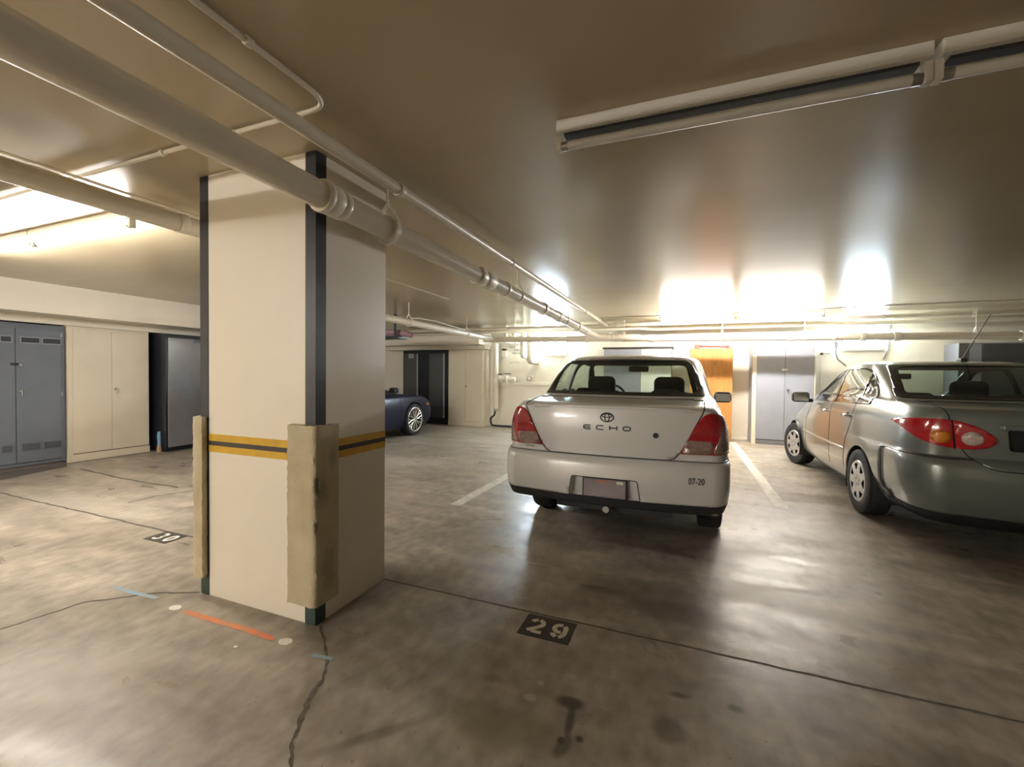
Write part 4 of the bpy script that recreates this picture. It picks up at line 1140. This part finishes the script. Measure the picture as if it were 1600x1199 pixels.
# tail lamps
tl = [(.49, .768), (.80, .772), (.86, .80), (.86, .93), (.80, 1.00), (.735, 1.045), (.655, 1.05), (.605, .985), (.565, .91), (.52, .82)]
tl = rounded(tl, [.02, .02, .02, .04, .06, .05, .04, .1, .1, .1])
for s, pid in ((1, 3), (-1, 4)):
    p = tl if s > 0 else sym(tl)
    cut(bm, p, 'y', lambda f, c: c.y < .42, pid)
clr = rounded([(.505, .772), (.69, .774), (.705, .825), (.70, .86), (.545, .865), (.52, .81)], .02)
out_ = rounded([(.70, .774), (.845, .79), (.845, .93), (.80, .96), (.75, .93)], .02)
for s, pid in ((1, 5), (-1, 6)):
    cut(bm, clr if s > 0 else sym(clr), 'y', lambda f, c: c.y < .42, pid)
    cut(bm, out_ if s > 0 else sym(out_), 'y', lambda f, c: c.y < .42, pid + 2)
# rear glass and its black border
gl_o = rounded([(-.685, 1.142), (.685, 1.142), (.60, 1.37), (.545, 1.458), (-.545, 1.458), (-.60, 1.37)], [.03, .03, .05, .05, .05, .05])
gl_i = rounded([(-.635, 1.165), (.635, 1.165), (.56, 1.365), (.51, 1.435), (-.51, 1.435), (-.56, 1.365)], [.06, .06, .05, .06, .06, .05])
gf = lambda f, c: .5 < c.y < 1.5 and f.normal.y < -.12
cut(bm, gl_o, 'y', gf, 9); cut(bm, gl_i, 'y', gf, 10)
# windscreen
ws = rounded([(-.63, 1.07), (.63, 1.07), (.53, 1.44), (-.53, 1.44)], .05)
cut(bm, ws, 'y', lambda f, c: c.y > 2.1 and f.normal.y > .25, 11)
# side windows
sw1 = rounded([(2.70, 1.10), (2.66, 1.16), (2.22, 1.425), (1.97, 1.44), (1.97, 1.085)], .02)
sw2 = rounded([(1.90, 1.085), (1.90, 1.44), (1.48, 1.432), (1.25, 1.37), (1.18, 1.10)], [.02, .03, .06, .06, .03])
sf = lambda f, c: abs(f.normal.x) > .35
cut(bm, sw1, 'x', sf, 12); cut(bm, sw2, 'x', sf, 13)
# bumper, black valance
cut(bm, [(-1, .432), (1, .432), (1, .721), (-1, .721)], 'y', lambda f, c: c.y < .79 and c.z < .73, 14)
rec = rounded([(-.255, .436), (.245, .436), (.225, .578), (-.235, .578)], [.0, .0, .02, .02])
rf = cut(bm, rec, 'y', lambda f, c: c.y < .25, 15)
cut(bm, [(-1, .05), (1, .05), (1, .432), (-1, .432)], 'y', lambda f, c: c.y < .79 and c.z < .44, 16)
cut(bm, [(-1, .0), (1, .0), (1, .372), (-1, .372)], 'y', lambda f, c: c.y < .79 and c.z < .38, 99)
cut(bm, [(-1, .05), (5, .05), (5, .26), (-1, .26)], 'x', lambda f, c: c.y >= .79, 16)
arches(bm, (1.105, 3.475), .292, .325)
# push the number plate recess in
L = bm.faces.layers.int['part']
rf = [f for f in bm.faces if f[L] == 15]
ext = bmesh.ops.extrude_face_region(bm, geom=rf)
nv = [g for g in ext['geom'] if isinstance(g, bmesh.types.BMVert)]
for v in nv: v.co.y += .055; v.co.x *= .93; v.co.z = .44 + (v.co.z - .436) * .93
bmesh.ops.delete(bm, geom=[f for f in rf if f.is_valid], context='FACES_ONLY')
for g in ext['geom']:
    if isinstance(g, bmesh.types.BMFace): g[L] = 15
    if isinstance(g, bmesh.types.BMVert):
        for f in g.link_faces: f[L] = 15
split_parts(bm, {
 0: ('body', ['silver', 'lining'], .018, -1, 0), 2: ('trunk_lid', 'silver', .012, -1, .0035), 3: ('tail_lamp', 'red_lens', .012, .8, 0), 4: ('tail_lamp', 'red_lens', .012, .8, 0),
 5: ('lamp_lens', 'clear_lens', .012, .85, 0), 6: ('lamp_lens', 'clear_lens', .012, .85, 0), 7: ('lamp_lens', 'clear_lens', .012, .8, 0), 8: ('lamp_lens', 'clear_lens', .012, .8, 0),
 9: ('rear_glass_border', 'frit', .006, 0, 0), 10: ('rear_glass', 'glass_dark', 0, 0, 0), 11: ('windscreen', 'glass', 0, 0, 0), 12: ('side_window', 'glass', 0, 0, 0), 13: ('side_window', 'glass', 0, 0, 0),
 14: ('rear_bumper', 'silver', .012, -1, .003), 15: ('plate_recess', 'silver', 0, 0, 0), 16: ('lower_valance', 'plastic', .01, -1, 0)}, echo)
bm.free()
for nm, lab in (('tail_lamp', 'red tail lamp lens'), ('lower_valance', 'black plastic lower skirt')):
    for o in echo.children:
        if o.name.split('.')[0] == nm: o['label'] = lab
def sy(x, z):
    h = BV.ray_cast(Vector((x, -2, z)), Vector((0, 1, 0))); return h[0].y if h[0] else 0
# red reflector band in each tail lamp
# plate
pl = bpy.data.objects.new('licence_plate', None); COL.objects.link(pl); pl.parent = echo; pl.location = (0, .028, .505)
MB().box(-.158, .158, 0, .012, -.078, .072).build('plate_frame', 'plastic', pl, bevel=.004)
MB().box(-.147, .147, -.004, 0, -.066, .060).build('plate_face', 'plate', pl)
MB().box(-.05, .035, -.0055, -.004, .036, .052).build('plate_print', 'plate_orange', pl)
MB().box(.085, .13, -.0055, -.004, .034, .052).build('sticker', 'steelwhite', pl)
# emblem: three interlocking ovals
def oval(cx, cz, rx, rz, w=.0042, n=36):
    pts = [Vector((cx + rx * math.cos(2 * PI * k / n), 0, cz + rz * math.sin(2 * PI * k / n))) for k in range(n + 1)]
    for p in pts: p.y = sy(p.x, p.z) - .003
    return MB().tube(pts, w, 6, cap=False)
em = oval(0, 1.0, .046, .031)
em.add(*(lambda q: (q.v, q.f))(oval(0, 1.0, .016, .029, .0035))); em.add(*(lambda q: (q.v, q.f))(oval(0, 1.012, .036, .012, .0035)))
em.build('emblem', 'darkvent', echo, smooth=60)
def stroke3(name, polys, ox, oz, sx, sz, r, material, root):
    mb = MB()
    for pl_ in polys:
        pts = []
        for x, z in pl_:
            X, Z = ox + x * sx, oz + z * sz; pts.append(Vector((X, sy(X, Z) - .004, Z)))
        mb.tube(pts, r, 6)
    return mb.build(name, material, root, smooth=60)
glyph = {'E': [[(.5, .5), (-.3, .5), (-.5, .3), (-.5, -.3), (-.3, -.5), (.5, -.5)], [(-.45, 0), (.45, 0)]],
         'C': [[(.5, .5), (-.3, .5), (-.5, .3), (-.5, -.3), (-.3, -.5), (.5, -.5)]],
         'H': [[(-.5, .5), (-.5, -.5)], [(.5, .5), (.5, -.5)], [(-.5, 0), (.5, 0)]],
         'O': [[(-.3, .5), (.3, .5), (.5, .25), (.5, -.25), (.3, -.5), (-.3, -.5), (-.5, -.25), (-.5, .25), (-.3, .5)]]}
for i, ch in enumerate('ECHO'):
    stroke3('badge_letter', glyph[ch], -.143 + .0945 * i, .925, .050, .028, .0040, 'darkvent', echo)
MB().lathe([(0, -.006), (.017, -.006), (.019, 0), (.019, .01)], (.335, sy(.335, .887), .887), (0, 1, 0), 18).build('trunk_lock', 'plastic', echo, smooth=40)
place_text('sticker_date', '07-20', .062, 'print', (.60, sy(.60, .602) - .005, .602), (.12, sy(.66, .602) - sy(.54, .602), 0), (0, 0, 1), echo, sx=.72, depth=.0008)
stroke3('dealer_mark', [[(-.5, 0), (.5, 0)]], -.60, .748, .07, .02, .0045, 'steel', echo)
# spoiler lip on the trunk
pts = []
for k in range(33):
    x = -.60 + 1.2 * k / 32; z = 1.071 - .012 * abs(x / .6) ** 3
    pts.append(Vector((x, sy(x, z) + .004, z)))
MB().tube(pts, [.004] + [.014] * 31 + [.004], 10).build('spoiler_lip', 'silver', echo, smooth=70)
liners(echo, (1.105, 3.475), .292, .325, .83)
for s in (-1, 1):
    wheel(echo, s * .728, 1.085, .292, .185, s, .19, 'cap'); wheel(echo, s * .728, 3.475, .292, .185, s, .19, 'cap')
    door_mirror(echo, s * .80, 2.62, 1.06, s, 'plastic')
MB().box(-.60, .60, .85, 3.9, .18, .25).box(-.70, .70, .14, .80, .372, .39).box(-.40, .45, .22, .80, .285, .38).build('underbody', 'plastic', echo)
MB().cyl((0.0, .10, .328), (0.0, .5, .31), .024, 16).build('exhaust_pipe', 'steel', echo, smooth=40)
MB().cyl((-.6, 1.105, .29), (.6, 1.105, .29), .045, 12).build('rear_axle', 'plastic', echo)
cabin(echo, dict(belt=1.11, w=.76, shelf=(.62, 1.22), front=1.98, dash=2.68, mirror=2.33, mz=1.385))
seam_line(BV, [(1.93, 1.09), (1.93, .30)], 'x', echo, sgn=1); seam_line(BV, [(1.22, 1.09), (1.24, .75), (1.34, .55)], 'x', echo, sgn=1)

# ================================================================== grey saloon
GX, GY = 2.42, 3.99
cor = empty('car', (GX, GY, 0), 'dark grey-green saloon with oval tail lamps and roof antenna', 'car', rz=math.radians(.5))
rowsG = [
 (0.19, 0.28, 4.33, 0.72, 0.64, 0.62, 0.051, 0.2, 0.24, 0.1, 0.25, 0.3),
 (0.27, 0.13, 4.48, 0.81, 0.74, 0.72, 0.068, 0.224, 0.288, 0.12, 0.25, 0.35),
 (0.36, 0.05, 4.56, 0.84, 0.785, 0.75, 0.085, 0.24, 0.336, 0.15, 0.28, 0.45),
 (0.46, 0.012, 4.6, 0.85, 0.82, 0.77, 0.0935, 0.24, 0.352, 0.18, 0.28, 0.48),
 (0.58, 0., 4.61, 0.852, 0.83, 0.77, 0.0935, 0.24, 0.352, 0.2, 0.28, 0.48),
 (0.68, 0.01, 4.58, 0.852, 0.83, 0.765, 0.0935, 0.24, 0.352, 0.2, 0.28, 0.48),
 (0.712, 0.03, 4.55, 0.851, 0.825, 0.76, 0.0935, 0.24, 0.352, 0.2, 0.28, 0.48),
 (0.728, 0.07, 4.53, 0.851, 0.82, 0.755, 0.0935, 0.224, 0.352, 0.2, 0.28, 0.48),
 (0.736, 0.1, 4.52, 0.851, 0.815, 0.755, 0.0935, 0.216, 0.352, 0.2, 0.28, 0.48),
 (0.82, 0.095, 4.36, 0.849, 0.81, 0.74, 0.0935, 0.216, 0.352, 0.2, 0.28, 0.48),
 (0.92, 0.09, 4.03, 0.842, 0.8, 0.73, 0.0935, 0.216, 0.352, 0.16, 0.26, 0.42),
 (0.99, 0.095, 3.74, 0.828, 0.785, 0.725, 0.0935, 0.208, 0.336, 0.13, 0.24, 0.36),
 (1.04, 0.1, 3.48, 0.812, 0.765, 0.72, 0.0935, 0.2, 0.32, 0.11, 0.2, 0.3),
 (1.078, 0.12, 3.38, 0.796, 0.745, 0.715, 0.0935, 0.192, 0.304, 0.1, 0.2, 0.3),
 (1.094, 0.2, 3.34, 0.788, 0.735, 0.71, 0.0935, 0.176, 0.288, 0.1, 0.2, 0.3),
 (1.108, 0.36, 3.3, 0.782, 0.728, 0.705, 0.0935, 0.16, 0.272, 0.1, 0.2, 0.3),
 (1.124, 0.54, 3.26, 0.776, 0.7, 0.7, 0.12, 0.18, 0.32, 0.1, 0.2, 0.3),
 (1.142, 0.62, 3.21, 0.768, 0.69, 0.69, 0.12, 0.17, 0.31, 0.1, 0.2, 0.3),
 (1.25, 0.83, 2.98, 0.735, 0.665, 0.66, 0.12, 0.16, 0.3, 0.1, 0.18, 0.3),
 (1.36, 1.06, 2.74, 0.695, 0.635, 0.63, 0.12, 0.16, 0.29, 0.1, 0.18, 0.3),
 (1.425, 1.22, 2.57, 0.655, 0.6, 0.6, 0.12, 0.17, 0.28, 0.1, 0.18, 0.3),
 (1.452, 1.32, 2.48, 0.62, 0.57, 0.57, 0.12, 0.19, 0.28, 0.1, 0.18, 0.3),
 (1.47, 1.45, 2.4, 0.55, 0.52, 0.52, 0.1, 0.2, 0.28, 0.1, 0.18, 0.3),
 (1.482, 1.68, 2.28, 0.42, 0.4, 0.4, 0.08, 0.2, 0.2, 0.08, 0.18, 0.2),
 (1.488, 1.9, 2.12, 0.2, 0.18, 0.18, 0.04, 0.1, 0.1, 0.04, 0.1, 0.1)]
bm = hull(rowsG)
BG = BVHTree.FromBMesh(bm)
lid = rounded([(-.43, .735), (.43, .735), (.53, .80), (.575, .93), (.60, 1.06), (.64, 1.118), (-.64, 1.118), (-.60, 1.06), (-.575, .93), (-.53, .80)], [.12, .12, .06, .1, .03, .01, .01, .03, .1, .06])
lidf = rounded([(-.44, .665), (.44, .665), (.54, .79), (.585, .93), (.61, 1.06), (.65, 1.118), (-.65, 1.118), (-.61, 1.06), (-.585, .93), (-.54, .79)], [.10, .10, .08, .1, .03, .01, .01, .03, .1, .08])
cut(bm, lidf, 'y', lambda f, c: c.y < .6 and c.z > .64, 2)
# almond shaped lamps
tl = [(.36, .862), (.385, .90), (.455, .955), (.55, .992), (.65, 1.005), (.74, 1.0), (.785, .985), (.80, .95), (.785, .895), (.75, .85), (.69, .815), (.59, .795), (.49, .795), (.40, .815)]
tl = rounded(tl, .03, 3)
for s, pid in ((1, 3), (-1, 4)):
    cut(bm, tl if s > 0 else sym(tl), 'y', lambda f, c: c.y < .62, pid)
def circ(cx, cz, rx, rz, n=18): return [(cx + rx * math.cos(2 * PI * k / n), cz + rz * math.sin(2 * PI * k / n)) for k in range(n)]
for s in (1, -1):
    cut(bm, circ(s * .645, .875, .052, .046), 'y', lambda f, c: c.y < .5, 5 if s > 0 else 6)
    cut(bm, circ(s * .487, .873, .055, .050), 'y', lambda f, c: c.y < .5, 7 if s > 0 else 8)
    sp = [(s * .565, .79), (s * .575, .79), (s * .594, 1.0), (s * .584, 1.0)]
    cut(bm, sp, 'y', lambda f, c: c.y < .5 and c.z > .79, 17)
L = bm.faces.layers.int['part']
gl_o = rounded([(-.675, 1.135), (.675, 1.135), (.60, 1.34), (.545, 1.447), (-.545, 1.447), (-.60, 1.34)], [.03, .03, .05, .05, .05, .05])
gl_i = rounded([(-.615, 1.16), (.615, 1.16), (.55, 1.335), (.50, 1.415), (-.50, 1.415), (-.55, 1.335)], [.06, .06, .05, .06, .06, .05])
gf = lambda f, c: .5 < c.y < 1.7 and f.normal.y < -.12
cut(bm, gl_o, 'y', gf, 9); cut(bm, gl_i, 'y', gf, 10)
cut(bm, rounded([(-.66, 1.08), (.66, 1.08), (.54, 1.42), (-.54, 1.42)], .05), 'y', lambda f, c: c.y > 2.3 and f.normal.y > .25, 11)
sf = lambda f, c: abs(f.normal.x) > .35
# window surround then panes
cut(bm, rounded([(3.03, 1.0), (2.98, 1.10), (2.44, 1.40), (2.05, 1.425), (1.60, 1.41), (1.34, 1.33), (1.08, 1.10), (1.05, 1.055)], [.02, .03, .12, .1, .1, .1, .05, .02]), 'x', sf, 18)
cut(bm, rounded([(2.97, 1.02), (2.93, 1.10), (2.42, 1.38), (2.09, 1.402), (2.07, 1.03)], [.02, .03, .1, .02, .02]), 'x', sf, 12)
cut(bm, rounded([(1.99, 1.035), (2.02, 1.402), (1.62, 1.392), (1.46, 1.35), (1.40, 1.055)], [.02, .02, .06, .02, .02]), 'x', sf, 13)
cut(bm, rounded([(1.365, 1.06), (1.42, 1.34), (1.35, 1.30), (1.12, 1.09), (1.12, 1.065)], [.02, .02, .05, .03, .01]), 'x', sf, 13)
cut(bm, [(-1, .05), (1, .05), (1, .725), (-1, .725)], 'y', lambda f, c: c.y < .66 and c.z < .73 and f[L] == 0, 14)
cut(bm, [(-1, .05), (1, .05), (1, .30), (-1, .30)], 'y', lambda f, c: c.y < .7 and c.z < .31, 16)
cut(bm, [(-1, .05), (5.2, .05), (5.2, .215), (-1, .215)], 'x', lambda f, c: c.y >= .62, 16)
rec = rounded([(-.30, .80), (.30, .80), (.315, .945), (-.315, .945)], .02)
cut(bm, rec, 'y', lambda f, c: c.y < .3 and f[L] == 2, 15)
arches(bm, (1.165, 3.765), .305, .345)
rf = [f for f in bm.faces if f[L] == 15]
ext = bmesh.ops.extrude_face_region(bm, geom=rf)
for v in [g for g in ext['geom'] if isinstance(g, bmesh.types.BMVert)]: v.co.y += .04; v.co.x *= .95
bmesh.ops.delete(bm, geom=[f for f in rf if f.is_valid], context='FACES_ONLY')
for g in ext['geom']:
    if isinstance(g, bmesh.types.BMFace): g[L] = 15
    if isinstance(g, bmesh.types.BMVert):
        for f in g.link_faces: f[L] = 15
split_parts(bm, {
 0: ('body', ['grey_car', 'lining'], .018, -1, 0), 2: ('trunk_lid', 'grey_car', .012, -1, .0035), 3: ('tail_lamp', 'red_bright', .012, .8, 0), 4: ('tail_lamp', 'red_bright', .012, .8, 0),
 5: ('lamp_lens', 'amber_lens', .016, .9, 0), 6: ('lamp_lens', 'amber_lens', .016, .9, 0), 7: ('lamp_lens', 'white_lens', .016, .9, 0), 8: ('lamp_lens', 'white_lens', .016, .9, 0), 17: ('lamp_split', 'seam', 0, 0, 0),
 9: ('rear_glass_border', 'frit', .006, 0, 0), 10: ('rear_glass', 'glass_dark', 0, 0, 0), 11: ('windscreen', 'glass', 0, 0, 0), 12: ('side_window', 'glass', 0, 0, 0), 13: ('side_window', 'glass', 0, 0, 0),
 14: ('rear_bumper', 'grey_car', .012, -1, .003), 15: ('plate_recess', 'plastic', 0, 0, 0), 16: ('lower_valance', 'plastic', .01, -1, 0), 18: ('window_frame', 'frit', .006, .3, 0)}, cor)
bm.free()
def gy(x, z):
    h = BG.ray_cast(Vector((x, -2, z)), Vector((0, 1, 0))); return h[0].y if h[0] else 0
MB().box(-.16, .16, gy(0, .87) + .02, gy(0, .87) + .032, .79, .94).build('licence_plate', 'plate', cor, bevel=.004)
softbox('plate_trim', (-.36, .36, gy(0, .96) - .018, gy(0, .96) + .03, .945, .985), 'grey_car', cor, .012)
liners(cor, (1.165, 3.765), .305, .345, .85)
for s in (-1, 1):
    wheel(cor, s * .752, 1.165, .308, .185, s, .20, 'cap'); wheel(cor, s * .752, 3.765, .308, .185, s, .20, 'cap', steer=math.radians(14))
    door_mirror(cor, s * .81, 2.86, 1.045, s, 'plastic', .20, .14)
MB().box(-.55, .55, .5, 4.2, .18, .25).build('underbody', 'plastic', cor)
cabin(cor, dict(belt=1.10, w=.77, shelf=(.65, 1.32), front=2.10, dash=2.85, mirror=2.62, mz=1.33))
for s in (-1, 1):
    seam_line(BG, [(2.03, 1.03), (2.03, .62), (2.02, .30)], 'x', cor, sgn=s)
    seam_line(BG, [(1.36, 1.05), (1.38, .88), (1.53, .64), (1.58, .34)], 'x', cor, sgn=s)
    seam_line(BG, [(3.12, 1.0), (3.14, .62), (3.10, .30)], 'x', cor, sgn=s)
    for y in (1.50, 2.18):
        h = BG.ray_cast(Vector((s * 3, y, .915)), Vector((-s, 0, 0)))[0]
        hd = bpy.data.objects.new('door_handle', None); COL.objects.link(hd); hd.parent = cor; hd.location = h
        MB().tube([(0, -.075, 0), (s * .028, -.06, .004), (s * .030, .06, .004), (0, .08, 0)], .013, 8).build('grip', 'chrome', hd, smooth=60)
        MB().lathe([(0, .001), (.04, .001), (.045, -.006)], (0, 0, -.005), (s, 0, 0), 16).build('cup', 'plastic', hd, smooth=40)
    pts = []
    for k in range(40):
        y = 1.56 + (3.36 - 1.56) * k / 39; h = BG.ray_cast(Vector((s * 3, y, .565)), Vector((-s, 0, 0)))[0]
        if h: pts.append(h)
    MB().tube(pts, [.004] + [.016] * (len(pts) - 2) + [.004], 8).build('side_moulding', 'grey_car', cor, smooth=60)
an = bpy.data.objects.new('antenna', None); COL.objects.link(an); an.parent = cor; an.location = (0.10, 1.58, 1.475)
softbox('antenna_base', (-.025, .025, -.04, .06, -.01, .035), 'plastic', an, .012)
MB().tube([(0, 0, .02), (.05, -.30, .42)], [.006, .0025], 8).build('mast', 'plastic', an, smooth=60)

# ================================================================== navy sports car
NX, NY = -6.22, 4.30
por = empty('car', (NX, NY, 0), 'dark navy sports car with spoked alloy wheel parked behind the pillar', 'car')
rowsN = [
 (0.14, 0.28, 4.31, 0.78, 0.7, 0.66, 0.06, 0.25, 0.3, 0.06, 0.2, 0.21),
 (0.22, 0.12, 4.46, 0.88, 0.8, 0.78, 0.1, 0.3, 0.4, 0.09, 0.24, 0.315),
 (0.34, 0.03, 4.53, 0.915, 0.84, 0.84, 0.12, 0.3, 0.45, 0.12, 0.256, 0.364),
 (0.48, 0., 4.54, 0.925, 0.86, 0.86, 0.13, 0.3, 0.48, 0.132, 0.272, 0.385),
 (0.6, 0.02, 4.5, 0.922, 0.85, 0.86, 0.13, 0.3, 0.48, 0.132, 0.272, 0.385),
 (0.68, 0.06, 4.42, 0.912, 0.83, 0.85, 0.13, 0.3, 0.45, 0.12, 0.256, 0.35),
 (0.75, 0.11, 4.28, 0.895, 0.81, 0.84, 0.13, 0.28, 0.42, 0.09, 0.24, 0.294),
 (0.81, 0.18, 4.06, 0.875, 0.79, 0.825, 0.12, 0.26, 0.38, 0.072, 0.224, 0.252),
 (0.855, 0.28, 3.66, 0.85, 0.765, 0.765, 0.12, 0.25, 0.35, 0.1, 0.25, 0.3),
 (0.89, 0.38, 3.3, 0.82, 0.74, 0.74, 0.12, 0.25, 0.33, 0.1, 0.22, 0.3),
 (0.93, 0.5, 3.16, 0.79, 0.71, 0.71, 0.12, 0.25, 0.32, 0.1, 0.22, 0.3),
 (1.03, 0.82, 2.95, 0.735, 0.65, 0.66, 0.12, 0.24, 0.32, 0.1, 0.2, 0.3),
 (1.14, 1.15, 2.72, 0.675, 0.59, 0.61, 0.12, 0.22, 0.32, 0.1, 0.2, 0.3),
 (1.22, 1.42, 2.5, 0.6, 0.53, 0.55, 0.1, 0.2, 0.3, 0.1, 0.2, 0.3),
 (1.265, 1.66, 2.36, 0.5, 0.45, 0.47, 0.08, 0.2, 0.25, 0.08, 0.2, 0.25),
 (1.288, 1.95, 2.18, 0.24, 0.2, 0.22, 0.04, 0.1, 0.1, 0.04, 0.1, 0.1)]
bm = hull(rowsN)
BN = BVHTree.FromBMesh(bm)
L = bm.faces.layers.int['part']
cut(bm, rounded([(2.95, .93), (2.90, 1.0), (2.35, 1.21), (2.0, 1.235), (1.6, 1.19), (1.1, .97), (1.1, .93)], .05), 'x', lambda f, c: abs(f.normal.x) > .3, 12)
cut(bm, rounded([(-.60, .95), (.60, .95), (.46, 1.235), (-.46, 1.235)], .05), 'y', lambda f, c: c.y > 2.1 and f.normal.y > .2, 11)
cut(bm, rounded([(-.50, .98), (.50, .98), (.38, 1.22), (-.38, 1.22)], .05), 'y', lambda f, c: c.y < 1.8 and f.normal.y < -.12 and c.y > .4, 10)
cut(bm, rounded([(-.86, .66), (.86, .66), (.86, .745), (-.86, .745)], .02), 'y', lambda f, c: c.y < .6, 3)
cut(bm, circ(.0, .0, .01, .01), 'y', lambda f, c: False, 5)
cut(bm, rounded([(4.02, .60), (4.10, .60), (4.10, .645), (4.02, .645)], .01), 'x', lambda f, c: c.y > 3.5, 7)
cut(bm, [(-1, .05), (5.2, .05), (5.2, .20), (-1, .20)], 'x', lambda f, c: True, 16)
arches(bm, (1.05, 3.50), .335, .362)
split_parts(bm, {0: ('body', ['navy_car', 'lining'], .018, -1, 0), 3: ('tail_lamp', 'red_lens', .01, .8, 0), 7: ('side_marker', 'amber_lens', .012, .9, 0),
 10: ('rear_glass', 'glass_dark', 0, 0, 0), 11: ('windscreen', 'glass', 0, 0, 0), 12: ('side_window', 'glass_dark', 0, 0, 0), 16: ('lower_valance', 'plastic', .01, -1, 0)}, por)
bm.free()
liners(por, (1.05, 3.50), .335, .362, .915)
for s in (-1, 1):
    wheel(por, s * .80, 1.05, .34, .26, s, .255, 'alloy'); wheel(por, s * .81, 3.50, .335, .235, s, .255, 'alloy')
    door_mirror(por, s * .80, 2.72, .97, s, 'navy_car', .18, .11)
    MB().cyl((s * .52, .03, .30), (s * .52, .25, .30), .05, 18).build('exhaust_tip', 'chrome', por, smooth=40)
    seam_line(BN, [(3.02, .92), (3.03, .6), (2.95, .22)], 'x', por, sgn=s)
MB().box(-.72, .72, .3, 4.2, .13, .2).build('underbody', 'plastic', por)
cabin(por, dict(belt=.93, w=.74, shelf=(.95, 1.45), front=2.0, dash=2.6, mirror=2.45, mz=1.12))
